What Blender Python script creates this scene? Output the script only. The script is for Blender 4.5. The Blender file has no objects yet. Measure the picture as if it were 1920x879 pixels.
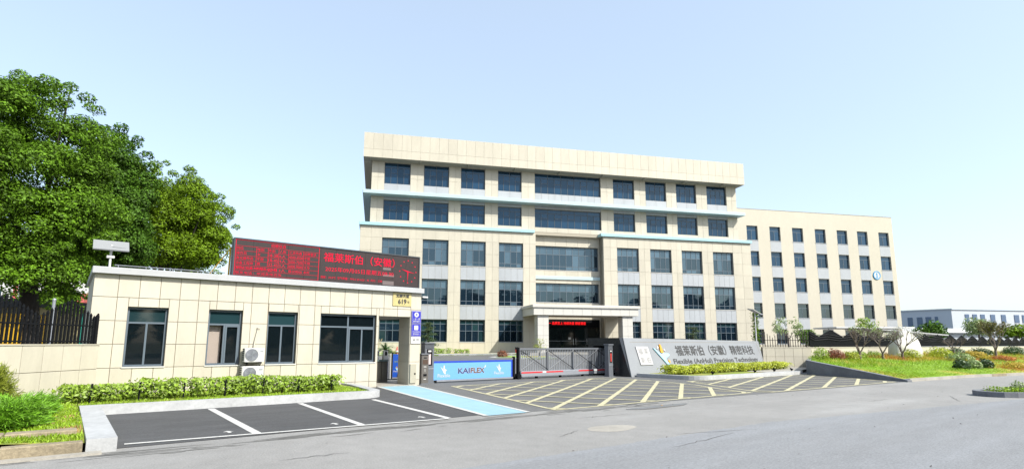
import bpy, math, random
import numpy as np
from mathutils import Vector, Matrix
R = math.radians
random.seed(7); rng = np.random.default_rng(7)
scene = bpy.context.scene
col = scene.collection

# ------------------------------------------------------------------ camera
# world: X runs along the street, Y away from it, Z up; metres
THG, THM = 0.6619, 0.2306
PITCH, ROLL = 0.1514, 0.0026
cam_d = bpy.data.cameras.new('camera'); cam = bpy.data.objects.new('camera', cam_d); col.objects.link(cam)
cam_d.sensor_width = 36; cam_d.lens = 1053.24 / 1920 * 36
cam_d.shift_x = (960 - 953.09) / 1920; cam_d.shift_y = (482.475 - 439.5) / 1920
cam_d.clip_start = 0.1; cam_d.clip_end = 4000
_f = Vector((math.sin(THG) * math.cos(PITCH), math.cos(THG) * math.cos(PITCH), math.sin(PITCH)))
_r0 = Vector((math.cos(THG), -math.sin(THG), 0)); _u0 = _r0.cross(_f)
_r = _r0 * math.cos(ROLL) + _u0 * math.sin(ROLL); _u = _u0 * math.cos(ROLL) - _r0 * math.sin(ROLL)
M = Matrix((_r, _u, -_f)).transposed().to_4x4(); M.translation = (0, 0, 1.7)
cam.matrix_world = M
scene.camera = cam
# ------------------------------------------------------------------ light
SUN = Vector((0.399, -1.284, 1.23)).normalized()
SUN_EL = math.asin(SUN.z); SUN_ROT = math.atan2(SUN.x, SUN.y)
w = bpy.data.worlds.new('World'); scene.world = w; w.use_nodes = True
nt = w.node_tree; bg = nt.nodes['Background']
sky = nt.nodes.new('ShaderNodeTexSky'); sky.sky_type = 'NISHITA'; sky.sun_disc = False
sky.sun_elevation = SUN_EL; sky.sun_rotation = SUN_ROT
sky.air_density = 1.0; sky.dust_density = 2.0; sky.ozone_density = 1.0; sky.altitude = 0
SKY_STRENGTH = 0.15
bg.inputs['Strength'].default_value = SKY_STRENGTH
milk = nt.nodes.new('ShaderNodeMix'); milk.data_type = 'RGBA'; milk.inputs['Factor'].default_value = .5    # thin even milky haze over the whole sky
milk.inputs['B'].default_value = (2.30, 2.66, 2.95, 1)
nt.links.new(sky.outputs[0], milk.inputs['A']); nt.links.new(milk.outputs['Result'], bg.inputs['Color'])
sd = bpy.data.lights.new('sun', 'SUN'); so = bpy.data.objects.new('sun', sd); col.objects.link(so)
sd.energy = 3.5; sd.angle = R(0.5); sd.color = (1.0, 0.965, 0.87)
so.rotation_euler = SUN.to_track_quat('Z', 'Y').to_euler(); so.location = (0, 0, 60)
scene.view_settings.view_transform = 'Standard'; scene.view_settings.look = 'None'
scene.view_settings.gamma = 1; scene.view_settings.exposure = 1.2; scene.view_settings.use_curve_mapping = False
scene.render.engine = 'CYCLES'
scene.cycles.max_bounces = 6; scene.cycles.transparent_max_bounces = 8

# ------------------------------------------------------------------ materials
MATS = {}; ALB = .745
def mat(name, c, rough=0.7, noise=None, bump=None, metal=0.0, emit=None, island=0.0, trans=0.0, ior=None, spec=None, orand=0.0, c2=None, stretch=None, coat=0.0, stint=None, world=False):
    if name in MATS: return MATS[name]
    c = tuple(k * ALB for k in c)
    m = bpy.data.materials.new(name); m.use_nodes = True; t = m.node_tree; n = t.nodes; l = t.links
    b = n['Principled BSDF']; MATS[name] = m
    b.inputs['Base Color'].default_value = (*c, 1); b.inputs['Roughness'].default_value = rough; b.inputs['Metallic'].default_value = metal
    if ior: b.inputs['IOR'].default_value = ior
    if stint: b.inputs['Specular Tint'].default_value = (*stint, 1)
    if spec is not None: b.inputs['Specular IOR Level'].default_value = spec
    if coat: b.inputs['Coat Weight'].default_value = coat; b.inputs['Coat Roughness'].default_value = .05
    tc = n.new('ShaderNodeTexCoord'); src = None
    vec = tc.outputs['Object'] if not world else n.new('ShaderNodeNewGeometry').outputs['Position']
    if stretch:
        mp = n.new('ShaderNodeMapping'); mp.inputs['Scale'].default_value = stretch; l.new(vec, mp.inputs['Vector']); vec = mp.outputs[0]
    if noise:   # list of (scale, amount)
        val = None
        for sc, am in noise:
            tx = n.new('ShaderNodeTexNoise'); tx.inputs['Scale'].default_value = sc; tx.inputs['Detail'].default_value = 5; tx.inputs['Roughness'].default_value = .6
            l.new(vec, tx.inputs['Vector'])
            mr = n.new('ShaderNodeMapRange'); mr.inputs['From Min'].default_value = .3; mr.inputs['From Max'].default_value = .7
            mr.inputs['To Min'].default_value = 1 - am; mr.inputs['To Max'].default_value = 1 + am; l.new(tx.outputs['Fac'], mr.inputs['Value'])
            if val is None: val = mr.outputs[0]
            else:
                mu = n.new('ShaderNodeMath'); mu.operation = 'MULTIPLY'; l.new(val, mu.inputs[0]); l.new(mr.outputs[0], mu.inputs[1]); val = mu.outputs[0]
        src = val
    if island:
        g = n.new('ShaderNodeNewGeometry'); mr = n.new('ShaderNodeMapRange'); l.new(g.outputs['Random Per Island'], mr.inputs['Value'])
        mr.inputs['To Min'].default_value = 1 - island; mr.inputs['To Max'].default_value = 1 + island
        if src is None: src = mr.outputs[0]
        else:
            mu = n.new('ShaderNodeMath'); mu.operation = 'MULTIPLY'; l.new(src, mu.inputs[0]); l.new(mr.outputs[0], mu.inputs[1]); src = mu.outputs[0]
    if orand:
        g = n.new('ShaderNodeObjectInfo'); mr = n.new('ShaderNodeMapRange'); l.new(g.outputs['Random'], mr.inputs['Value'])
        mr.inputs['To Min'].default_value = 1 - orand; mr.inputs['To Max'].default_value = 1 + orand
        if src is None: src = mr.outputs[0]
        else:
            mu = n.new('ShaderNodeMath'); mu.operation = 'MULTIPLY'; l.new(src, mu.inputs[0]); l.new(mr.outputs[0], mu.inputs[1]); src = mu.outputs[0]
    colour = None
    if c2:      # second colour mixed in by a large noise
        tx = n.new('ShaderNodeTexNoise'); tx.inputs['Scale'].default_value = c2[1]; tx.inputs['Detail'].default_value = 4
        if c2[2]:
            mp2 = n.new('ShaderNodeMapping'); mp2.inputs['Scale'].default_value = c2[2]; l.new(tc.outputs['Object'], mp2.inputs['Vector']); l.new(mp2.outputs[0], tx.inputs['Vector'])
        else: l.new(tc.outputs['Object'], tx.inputs['Vector'])
        rp = n.new('ShaderNodeMapRange'); rp.inputs['From Min'].default_value = c2[3]; rp.inputs['From Max'].default_value = c2[4]; l.new(tx.outputs['Fac'], rp.inputs['Value'])
        mx = n.new('ShaderNodeMix'); mx.data_type = 'RGBA'; l.new(rp.outputs[0], mx.inputs['Factor'])
        mx.inputs['A'].default_value = (*c, 1); mx.inputs['B'].default_value = (*c2[0], 1); colour = mx.outputs['Result']
    if src is not None:
        hs = n.new('ShaderNodeHueSaturation'); 
        if colour is not None: l.new(colour, hs.inputs['Color'])
        else: hs.inputs['Color'].default_value = (*c, 1)
        l.new(src, hs.inputs['Value']); colour = hs.outputs[0]
    if colour is not None: l.new(colour, b.inputs['Base Color'])
    if bump:
        tx = n.new('ShaderNodeTexNoise'); tx.inputs['Scale'].default_value = bump[0]; tx.inputs['Detail'].default_value = 6; l.new(tc.outputs['Object'], tx.inputs['Vector'])
        bm = n.new('ShaderNodeBump'); bm.inputs['Strength'].default_value = bump[1]; bm.inputs['Distance'].default_value = bump[2] if len(bump) > 2 else .02
        l.new(tx.outputs['Fac'], bm.inputs['Height']); l.new(bm.outputs[0], b.inputs['Normal'])
    if emit: b.inputs['Emission Color'].default_value = (*emit[0], 1); b.inputs['Emission Strength'].default_value = emit[1]
    if trans:
        tr = n.new('ShaderNodeBsdfTranslucent'); ms = n.new('ShaderNodeMixShader'); ms.inputs[0].default_value = trans
        if colour is not None: l.new(colour, tr.inputs['Color'])
        else: tr.inputs['Color'].default_value = (*c, 1)
        l.new(b.outputs[0], ms.inputs[1]); l.new(tr.outputs[0], ms.inputs[2]); l.new(ms.outputs[0], n['Material Output'].inputs['Surface'])
    return m
def glass_mat(name, tint, refl_ior, through=(.42, .5, .5), fac=.55):
    m = bpy.data.materials.new(name); m.use_nodes = True; t = m.node_tree; n = t.nodes; l = t.links
    b = n['Principled BSDF']; b.inputs['Base Color'].default_value = (*tint, 1); b.inputs['Roughness'].default_value = .03; b.inputs['IOR'].default_value = refl_ior
    tr = n.new('ShaderNodeBsdfTransparent'); tr.inputs['Color'].default_value = (*through, 1)
    ms = n.new('ShaderNodeMixShader'); ms.inputs[0].default_value = fac
    l.new(b.outputs[0], ms.inputs[1]); l.new(tr.outputs[0], ms.inputs[2]); l.new(ms.outputs[0], n['Material Output'].inputs['Surface'])
    return m

CREAM = (.530, .494, .405)
m_tile = mat('cream_stone_tile', CREAM, .55, noise=[(.5, .05), (2.6, .05), (25, .03)], orand=.05, world=True, stretch=(1, 1, .25))
m_tile_far = mat('cream_wall_far', (.530, .494, .405), .6, noise=[(.25, .04), (2.5, .03), (9, .03)], stretch=(1, 1, .4))
m_joint = mat('tile_joint', (.22, .185, .135), .9, noise=[(9, .15)])
m_joint_main = mat('facade_joint', (.42, .38, .305), .9)
m_greypanel = mat('pale_grey_panel', (.40, .425, .455), .5, noise=[(.8, .05), (6, .03)], orand=.03, world=True, stretch=(1, 1, .4))
m_whitestone = mat('white_grey_stone', (.60, .585, .545), .5, noise=[(3, .04), (40, .05)], orand=.03)
m_cornice = mat('pale_cornice_metal', (.43, .44, .455), .4, noise=[(3, .05)])
m_ledge = mat('sky_blue_ledge', (.36, .60, .68), .45, noise=[(2, .03)])
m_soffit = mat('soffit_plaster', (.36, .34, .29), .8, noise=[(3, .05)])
m_frame = mat('grey_window_frame', (.075, .095, .12), .4)
m_frame2 = mat('pale_grey_frame', (.11, .145, .18), .4)
m_pane_hi = mat('blue_office_glass', (.010, .036, .075), .03, ior=1.55, bump=(1.1, .04, .02), orand=.35, stint=(.55, .8, 1))
m_pane = mat('dark_office_glass', (.008, .018, .030), .02, ior=1.8, bump=(1.1, .04, .02), orand=.45, stint=(.6, .85, 1))
m_pane_blind = mat('glass_before_pale_blind', (.065, .105, .14), .05, ior=1.65, bump=(1.1, .04, .02), orand=.3, stint=(.6, .85, 1))
m_pane_teal = mat('glass_before_teal_blind', (.016, .042, .05), .05, ior=1.6, orand=.2)
m_glass = glass_mat('clear_tinted_glass', (.008, .014, .018), 1.55)
m_clear = glass_mat('clear_float_glass', (.02, .02, .02), 1.5, (.95, .96, .95), .93)
m_dark = mat('dark_interior', (.018, .018, .018), .9)
m_room = mat('room_wall', (.20, .21, .20), .9)
m_black = mat('black_metal', (.009, .010, .012), .75, noise=[(5, .2)], spec=.06)
m_steel = mat('grey_painted_steel', (.13, .14, .16), .42, noise=[(3, .06)])
m_steel_l = mat('light_grey_steel', (.33, .35, .39), .35, metal=.3, noise=[(3, .05)])
m_alu = mat('brushed_aluminium', (.55, .56, .58), .3, metal=.8, noise=[(6, .06)])
m_stainless = mat('stainless_steel', (.28, .27, .25), .25, metal=.9, noise=[(5, .1)])
m_white = mat('white_paint', (.62, .62, .61), .5, noise=[(4, .04)])
m_whitekerb = mat('white_painted_kerb', (.43, .44, .45), .7, noise=[(1.1, .14), (5, .08), (16, .10)], bump=(40, .2))
m_kerb = mat('weathered_kerb_stone', (.27, .225, .15), .85, noise=[(2.5, .25), (20, .2)], bump=(30, .5))
m_conc = mat('grey_concrete', (.17, .18, .20), .8, noise=[(1.2, .22), (12, .12)], bump=(25, .3))
m_concl = mat('pale_concrete', (.36, .34, .30), .8, noise=[(1.2, .15), (12, .1)], bump=(25, .3))
m_line = mat('white_road_paint', (.60, .60, .58), .6, noise=[(7, .10), (60, .08)], c2=((.22, .22, .21), 14, None, .58, .72))
m_yline = mat('pale_yellow_road_paint', (.56, .52, .33), .6, noise=[(5, .10), (50, .10)], c2=((.22, .21, .17), 11, None, .58, .74))
m_blue = mat('pale_blue_path_paint', (.29, .48, .565), .6, noise=[(1.2, .07), (40, .07)], c2=((.20, .27, .31), 3, None, .60, .8))
m_parking = mat('fresh_dark_asphalt', (.070, .071, .074), .85, noise=[(.8, .22), (5, .12), (45, .35)], bump=(120, .35), stretch=(.5, 1.6, 1))
m_apron = mat('grey_asphalt', (.132, .132, .132), .85, noise=[(.5, .16), (4, .10), (45, .30)], bump=(120, .3))
m_street = mat('dusty_pale_asphalt', (.272, .268, .260), .88, noise=[(.35, .09), (3, .07), (36, .24), (100, .2)], bump=(110, .35), c2=((.25, .25, .245), .4, (.2, 1.2, 1), .54, .75))
m_lane = mat('worn_grey_asphalt', (.228, .235, .246), .85, noise=[(.4, .05), (3, .06), (38, .22), (110, .16)], c2=((.188, .196, .208), .6, (.07, 1.6, 1), .42, .62), bump=(120, .35), stretch=(.35, 1.2, 1))
m_earth = mat('earth', (.13, .12, .06), .95, noise=[(.5, .2)])
m_grassbase = mat('turf', (.20, .26, .02), .95, noise=[(2, .25), (25, .25)], c2=((.26, .20, .06), 1.1, None, .52, .68))
m_lawnbase = mat('lawn_turf', (.21, .36, .012), .95, noise=[(1.5, .2), (22, .25)], c2=((.34, .24, .04), .22, None, .50, .62))
m_grass = mat('grass_blade', (.275, .44, .012), .6, noise=[(.7, .22)], island=.4, trans=.3)
m_grassdry = mat('dry_grass_blade', (.42, .25, .09), .7, island=.4, trans=.2)
m_grassyel = mat('yellow_groundcover', (.55, .40, .04), .6, island=.4, trans=.3)
m_grassred = mat('orange_red_groundcover', (.50, .17, .03), .6, island=.4, trans=.3)
m_leaf1 = mat('camphor_leaf', (.100, .205, .009), .6, spec=.2, noise=[(.45, .30)], island=.6, trans=.2)
m_leaf2 = mat('deep_green_leaf', (.066, .150, .011), .6, spec=.2, noise=[(.45, .30)], island=.6, trans=.2)
m_leaf3 = mat('yellow_green_leaf', (.150, .255, .007), .6, spec=.2, noise=[(.45, .28)], island=.55, trans=.24)
m_hedge = mat('hedge_leaf', (.28, .42, .04), .5, island=.45, trans=.35)
m_hedgey = mat('golden_privet_leaf', (.46, .52, .03), .5, island=.45, trans=.35)
m_juniper = mat('juniper_needle', (.18, .40, .018), .6, island=.5, trans=.25)
m_gold = mat('golden_shrub_leaf', (.42, .48, .03), .5, island=.4, trans=.3)
m_red = mat('red_brown_leaf', (.28, .10, .05), .5, island=.4, trans=.3)
m_darkleaf = mat('dark_shrub_leaf', (.06, .115, .028), .5, island=.4, trans=.2)
m_paleleaf = mat('pale_grey_leaf', (.30, .40, .15), .5, island=.4, trans=.3)
m_pineleaf = mat('pine_needle', (.05, .09, .025), .6, island=.5, trans=.15)
m_bark = mat('bark', (.026, .021, .016), .9, noise=[(8, .3)], bump=(20, .6))  # near black, shade under the crowns is included in the colour
m_barkl = mat('grey_bark', (.16, .13, .115), .9, noise=[(8, .25)], bump=(20, .4))
m_stone = mat('grey_granite', (.235, .248, .265), .45, noise=[(.9, .06), (70, .16)])
m_blackstone = mat('black_granite', (.018, .021, .025), .25, noise=[(60, .3)])
m_boulder = mat('pale_boulder', (.62, .60, .56), .8, noise=[(.7, .06), (6, .06)], bump=(1.5, .4, .2))
m_letter = mat('dark_engraved_letter', (.030, .030, .030), .6)
m_led = mat('led_panel_face', (.036, .025, .026), .55, spec=.25, noise=[(1.2, .12)])
m_ledred = mat('lit_red_led', (.20, .003, .012), .6, spec=.1, emit=((1, .006, .06), .40))
m_ledred2 = mat('lit_bright_red_led', (.30, .004, .010), .5, emit=((1, .006, .008), .50))
m_brass = mat('brass_plate', (.50, .43, .19), .35, noise=[(2, .12)])
m_blueplate = mat('deep_blue_enamel', (.035, .035, .42), .35)
m_bluebox = mat('blue_banner_print', (.14, .37, .72), .45)
m_bluetop = mat('dark_blue_trim', (.01, .055, .50), .4)
m_bluegate = mat('gate_blue_panel', (.012, .075, .42), .35)
m_skyblue = mat('light_blue_acrylic', (.36, .62, .78), .35)
m_orange = mat('orange_acrylic', (.70, .33, .02), .4)
m_conered = mat('cone_red', (.55, .06, .05), .5)
m_redstripe = mat('red_reflective_stripe', (.60, .02, .025), .4)
m_yellow = mat('yellow_machine_paint', (.62, .36, .015), .45, noise=[(3, .06)])
m_teal = mat('teal_paint', (.02, .25, .20), .5)
m_redpaint = mat('faded_red_paint', (.50, .10, .09), .6, noise=[(2, .06)])
m_beige = mat('beige_render', (.36, .31, .16), .8, noise=[(2, .06)])
m_greyroof = mat('grey_sheet_roof', (.06, .068, .08), .6, spec=.2, noise=[(2, .08)])
m_factgrey = mat('hazy_grey_cladding', (.50, .57, .68), .6, noise=[(.2, .03)])  # lightened, distance haze is mixed into the cladding colour
m_factwhite = mat('white_cladding', (.50, .54, .60), .6, noise=[(.2, .03)])
m_factglass = mat('far_blue_glass', (.035, .10, .22), .1, ior=1.6)
m_darkglass = mat('dark_door_glass', (.010, .017, .018), .04, ior=1.6)
m_distant = mat('far_tree_leaf', (.022, .028, .022), .9, island=.3)

# ------------------------------------------------------------------ mesh helpers
class MB:
    """collects boxes, prisms and tubes into one mesh; off is taken away from every point"""
    def __init__(s, off=(0, 0, 0)): s.v = []; s.f = []; s.mi = []; s.off = off; s.m = 0; s.sm = []
    def add(s, vs, fs, smooth=False):
        b = len(s.v); o = s.off
        s.v += [(x - o[0], y - o[1], z - o[2]) for x, y, z in vs]
        for f in fs: s.f.append(tuple(b + i for i in f)); s.mi.append(s.m); s.sm.append(smooth)
        return s
    def box(s, x0, x1, y0, y1, z0, z1, skip=''):
        vs = [(x0, y0, z0), (x1, y0, z0), (x1, y1, z0), (x0, y1, z0), (x0, y0, z1), (x1, y0, z1), (x1, y1, z1), (x0, y1, z1)]
        fs = {'b': (3, 2, 1, 0), 't': (4, 5, 6, 7), 'f': (0, 1, 5, 4), 'r': (1, 2, 6, 5), 'k': (2, 3, 7, 6), 'l': (3, 0, 4, 7)}
        return s.add(vs, [f for k, f in fs.items() if k not in skip])
    def bbox(s, x0, x1, y0, y1, z0, z1, c=.02):      # chamfered box
        def ring(z, i): return [(x0 + i, y0 + c, z), (x0 + c, y0 + i, z), (x1 - c, y0 + i, z), (x1 - i, y0 + c, z), (x1 - i, y1 - c, z), (x1 - c, y1 - i, z), (x0 + c, y1 - i, z), (x0 + i, y1 - c, z)]
        vs = ring(z0, 0) + ring(z1 - c, 0) + [(max(x0 + c, min(x1 - c, x)), max(y0 + c, min(y1 - c, y)), z1) for x, y, z in ring(z1, 0)]
        fs = [tuple(range(7, -1, -1))]
        for r in range(2):
            for i in range(8): j = (i + 1) % 8; fs.append((r * 8 + i, r * 8 + j, r * 8 + 8 + j, r * 8 + 8 + i))
        fs.append(tuple(range(16, 24)))
        return s.add(vs, fs)
    def prism(s, poly, z0, z1):           # poly in xy, ccw
        n = len(poly)
        zb = z0 if callable(z0) else (lambda x, y: z0); zt = z1 if callable(z1) else (lambda x, y: z1)
        vs = [(x, y, zb(x, y)) for x, y in poly] + [(x, y, zt(x, y)) for x, y in poly]
        return s.add(vs, [tuple(range(n - 1, -1, -1)), tuple(range(n, 2 * n))] + [(i, (i + 1) % n, n + (i + 1) % n, n + i) for i in range(n)])
    def sheet(s, poly, z):
        zt = z if callable(z) else (lambda x, y: z)
        return s.add([(x, y, zt(x, y)) for x, y in poly], [tuple(range(len(poly)))])
    def plate(s, poly, y0, y1):           # poly in xz, seen from -y, counter-clockwise
        n = len(poly)
        vs = [(x, y0, z) for x, z in poly] + [(x, y1, z) for x, z in poly]
        return s.add(vs, [tuple(range(n)), tuple(range(2 * n - 1, n - 1, -1))] + [((i + 1) % n, i, n + i, n + (i + 1) % n) for i in range(n)])
    def tube(s, pts, rs, n=6, cap=True):
        pts = [Vector(p) for p in pts]
        if not hasattr(rs, '__len__'): rs = [rs] * len(pts)
        vs = []; fs = []; prev = None
        for i, p in enumerate(pts):
            d = (pts[min(i + 1, len(pts) - 1)] - pts[max(i - 1, 0)]).normalized()
            a = prev if prev is not None else (Vector((1, 0, 0)) if abs(d.x) < .8 else Vector((0, 1, 0)))
            a = (a - d * a.dot(d)).normalized(); b = d.cross(a); prev = a
            for k in range(n):
                t = 2 * math.pi * k / n; vs.append(tuple(p + (a * math.cos(t) + b * math.sin(t)) * rs[i]))
        for i in range(len(pts) - 1):
            for k in range(n): fs.append((i * n + k, i * n + (k + 1) % n, i * n + n + (k + 1) % n, i * n + n + k))
        s.add(vs, fs, n > 5)
        if cap: s.add(vs[:n], [tuple(range(n - 1, -1, -1))]); s.add(vs[-n:], [tuple(range(n))])
        return s
    def lathe(s, prof, c, n=16):          # prof list of (r, z)
        vs = []; fs = []
        for r, z in prof:
            for k in range(n): t = 2 * math.pi * k / n; vs.append((c[0] + r * math.cos(t), c[1] + r * math.sin(t), c[2] + z))
        for i in range(len(prof) - 1):
            for k in range(n): fs.append((i * n + k, i * n + (k + 1) % n, i * n + n + (k + 1) % n, i * n + n + k))
        return s.add(vs, fs, True)
    def build(s, name, mats, parent=None, loc=None, rz=0, kind=None):
        me = bpy.data.meshes.new(name); me.from_pydata(s.v, [], s.f)
        if not isinstance(mats, (list, tuple)): mats = [mats]
        for m in mats: me.materials.append(m)
        if len(mats) > 1: me.polygons.foreach_set('material_index', s.mi)
        if any(s.sm): me.polygons.foreach_set('use_smooth', s.sm)
        me.update()
        return link(name, me, parent, loc, rz, kind)
def link(name, me, parent=None, loc=None, rz=0, kind=None):
    o = bpy.data.objects.new(name, me); col.objects.link(o)
    if parent is not None: o.parent = parent
    if loc is not None: o.location = loc
    if rz: o.rotation_euler = (0, 0, rz)
    if kind: o['kind'] = kind
    return o
def tag(o, label, cat, group=None):
    o['label'] = label; o['category'] = cat
    if group: o['group'] = group
    return o
def thing(name, label, cat, loc=(0, 0, 0), rz=0, group=None):
    o = bpy.data.objects.new(name, None); col.objects.link(o); o.location = loc; o.rotation_euler = (0, 0, rz); o.empty_display_size = .3
    return tag(o, label, cat, group)
def part(o, label): o['label'] = label; return o
def quads(name, V, mats, parent=None, loc=None, mi=None, kind=None):   # V: (N,4,3)
    n = len(V); me = bpy.data.meshes.new(name)
    me.vertices.add(n * 4); me.vertices.foreach_set('co', np.ascontiguousarray(V, dtype=np.float32).ravel())
    me.loops.add(n * 4); me.loops.foreach_set('vertex_index', np.arange(n * 4, dtype=np.int32))
    me.polygons.add(n); me.polygons.foreach_set('loop_start', np.arange(0, n * 4, 4, dtype=np.int32))
    try: me.polygons.foreach_set('loop_total', np.full(n, 4, dtype=np.int32))
    except Exception: pass
    if not isinstance(mats, (list, tuple)): mats = [mats]
    for m in mats: me.materials.append(m)
    if mi is not None: me.polygons.foreach_set('material_index', np.asarray(mi, dtype=np.int32))
    me.update(calc_edges=True); me.validate()
    return link(name, me, parent, loc, 0, kind)
_box_cache = {}
def panel_obj(name, x0, x1, z0, z1, yf, th, m, parent, off):
    k = (round(x1 - x0, 3), round(z1 - z0, 3), th, m.name)
    if k not in _box_cache:
        b = MB(); c = min(.004, th / 3); W_, H_ = k[0], k[1]
        b.add([(c, 0, c), (W_ - c, 0, c), (W_ - c, 0, H_ - c), (c, 0, H_ - c), (0, c, 0), (W_, c, 0), (W_, c, H_), (0, c, H_), (0, th, 0), (W_, th, 0), (W_, th, H_), (0, th, H_)],
              [(0, 1, 2, 3)] + [(i + 4, (i + 1) % 4 + 4, (i + 1) % 4, i) for i in range(4)] + [(i + 8, (i + 1) % 4 + 8, (i + 1) % 4 + 4, i + 4) for i in range(4)])
        me = bpy.data.meshes.new(name); me.from_pydata(b.v, [], b.f); me.materials.append(m); me.update(); _box_cache[k] = me
    return link(name, _box_cache[k], parent, (x0 - off[0], yf - off[1], z0 - off[2]))
def split_cells(xs, zs, holes):
    """grid cells less the holes -> rectangles (each cut piece is its own rectangle)"""
    out = []
    for i in range(len(xs) - 1):
        for j in range(len(zs) - 1):
            rects = [(xs[i], xs[i + 1], zs[j], zs[j + 1])]
            for (a, b, c, d) in holes:
                nr = []
                for (x0, x1, z0, z1) in rects:
                    if b <= x0 or a >= x1 or d <= z0 or c >= z1: nr.append((x0, x1, z0, z1)); continue
                    if a > x0: nr.append((x0, a, z0, z1)); x0 = a
                    if b < x1: nr.append((b, x1, z0, z1)); x1 = b
                    if c > z0: nr.append((x0, x1, z0, c))
                    if d < z1: nr.append((x0, x1, d, z1))
                rects = nr
            out += [r for r in rects if r[1] - r[0] > .03 and r[3] - r[2] > .03]
    return out
def skin(mb, x0, x1, z0, z1, y, depth, holes):
    """wall face at y with holes and their reveals going back by depth"""
    xs = sorted({x0, x1, *[h[0] for h in holes], *[h[1] for h in holes]}); zs = sorted({z0, z1, *[h[2] for h in holes], *[h[3] for h in holes]})
    xs = [x for x in xs if x0 <= x <= x1]; zs = [z for z in zs if z0 <= z <= z1]
    for (a, b, c, d) in split_cells(xs, zs, holes): mb.add([(a, y, c), (b, y, c), (b, y, d), (a, y, d)], [(0, 1, 2, 3)])
    for (a, b, c, d) in holes:
        k = y + depth
        mb.add([(a, y, c), (b, y, c), (b, y, d), (a, y, d), (a, k, c), (b, k, c), (b, k, d), (a, k, d)], [(1, 0, 4, 5), (2, 1, 5, 6), (3, 2, 6, 7), (0, 3, 7, 4)])
_txt_cache = {}
def text_geo(s):
    """outline of a string as (verts, faces) in a unit square, flat"""
    if s in _txt_cache: return _txt_cache[s]
    c = bpy.data.curves.new('txt', 'FONT'); c.body = s; c.resolution_u = 2; c.extrude = 0; c.fill_mode = 'FRONT'
    o = bpy.data.objects.new('txt', c); col.objects.link(o)
    dg = bpy.context.evaluated_depsgraph_get(); me = bpy.data.meshes.new_from_object(o.evaluated_get(dg))
    v = np.array([p.co[:] for p in me.vertices]) if len(me.vertices) else np.zeros((1, 3)); f = [tuple(p.vertices) for p in me.polygons]
    bpy.data.objects.remove(o); bpy.data.curves.remove(c); bpy.data.meshes.remove(me)
    mn = v.min(0); sp = np.maximum(v.max(0) - mn, 1e-6); v = (v - mn) / sp
    _txt_cache[s] = (v, f, sp[0] / sp[1]); return _txt_cache[s]
def put_text(mb, s, x0, x1, z0, z1, y, ex=.006, fn=None, bold=0):
    """text fitted into the rectangle on the plane y, facing -y, standing proud by ex"""
    v, f, asp = text_geo(s); n = len(v)
    for k, (dx, dz) in enumerate([(0, 0)] + ([(-bold, 0), (bold, 0), (0, bold), (0, -bold)] if bold else [])):    # bold: the outline laid over itself a little aside
        vs = [(x0 + dx + q[0] * (x1 - x0), y - ex - .0007 * k, z0 + dz + q[1] * (z1 - z0)) for q in v]
        if fn: vs = [fn(*p) for p in vs]
        mb.add(vs, f)

# leaves --------------------------------------------------------------------
def unit(n):
    d = rng.normal(size=(n, 3)); return d / np.linalg.norm(d, axis=1)[:, None]
def leaf_quads(P, N, size, asp=.55, jit=.5, up=None):
    """rhombus leaves at P, facing roughly N"""
    n = len(P); N = N + rng.normal(scale=jit, size=(n, 3)); N /= np.linalg.norm(N, axis=1)[:, None] + 1e-9
    A = rng.normal(size=(n, 3)) if up is None else np.tile(np.array(up, float), (n, 1)) + rng.normal(scale=.45, size=(n, 3))
    A -= N * (A * N).sum(1)[:, None]; A /= np.linalg.norm(A, axis=1)[:, None] + 1e-9
    B = np.cross(N, A); s = size * rng.uniform(.6, 1.3, n)[:, None]
    return np.stack([P - A * s, P + B * s * asp, P + A * s, P - B * s * asp], 1)
def lobes(c, r, n, rl, low=-.75):
    d = unit(n * 3); d = d[d[:, 2] > low][:n]
    rad = rng.uniform(.35, 1, len(d)) ** .5
    return np.array(c) + d * np.array(r) * rad[:, None] * (1 - rl / np.mean(r) * .5), rng.uniform(.65, 1.25, len(d)) * rl
def crown_quads(c, r, nl, rl, per, size, low=-.75, asp=.55):
    C, Rr = lobes(c, r, nl, rl, low); Q = []
    d = unit(nl); d = d[d[:, 2] > low]; C = np.concatenate([C, np.array(c) + d * np.array(r) * rng.uniform(.86, 1.08, (len(d), 1))]); Rr = np.concatenate([Rr, rl * rng.uniform(.28, .55, len(d))])   # ragged sprays at the edge
    for ci, ri in zip(C, Rr):
        m = int(per * (ri / rl) ** 2); d = unit(m); d = d[(d[:, 2] > -.35) | (rng.random(m) < .2)]
        P = ci + d * (ri * rng.uniform(.72, 1.06, len(d)))[:, None] * np.array([1, 1, .75])
        Q.append(leaf_quads(P, d + np.array([0, 0, .5]), size, asp, .55))
    return np.concatenate(Q), C
def tree(name, label, cat, base, trunk_h, tr, c, r, nl, rl, per, size, leaf, bark, group=None, low=-.75, limbs=7):
    t = thing(name, label, cat, base, 0, group); b = np.array(base)
    Q, C = crown_quads(np.array(c) - b, r, nl, rl, per, size, low)
    mb = MB(); cc = np.array(c) - b; top = np.array([cc[0] * .5, cc[1] * .5, trunk_h])
    mb.tube([(0, 0, -.15), tuple(top * np.array([.3, .3, .35])), tuple(top)], [tr * 1.25, tr, tr * .8], 9)
    for k in range(limbs):
        q = C[rng.integers(len(C))]; mid = top + (q - top) * .5 + np.array([0, 0, .25 * rng.random()])
        mb.tube([tuple(top * (1 - .12 * rng.random())), tuple(mid), tuple(q)], [tr * .42, tr * .22, tr * .06], 6)
    mb.build('trunk', bark, t); quads('crown', Q, leaf, t)
    return t
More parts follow.
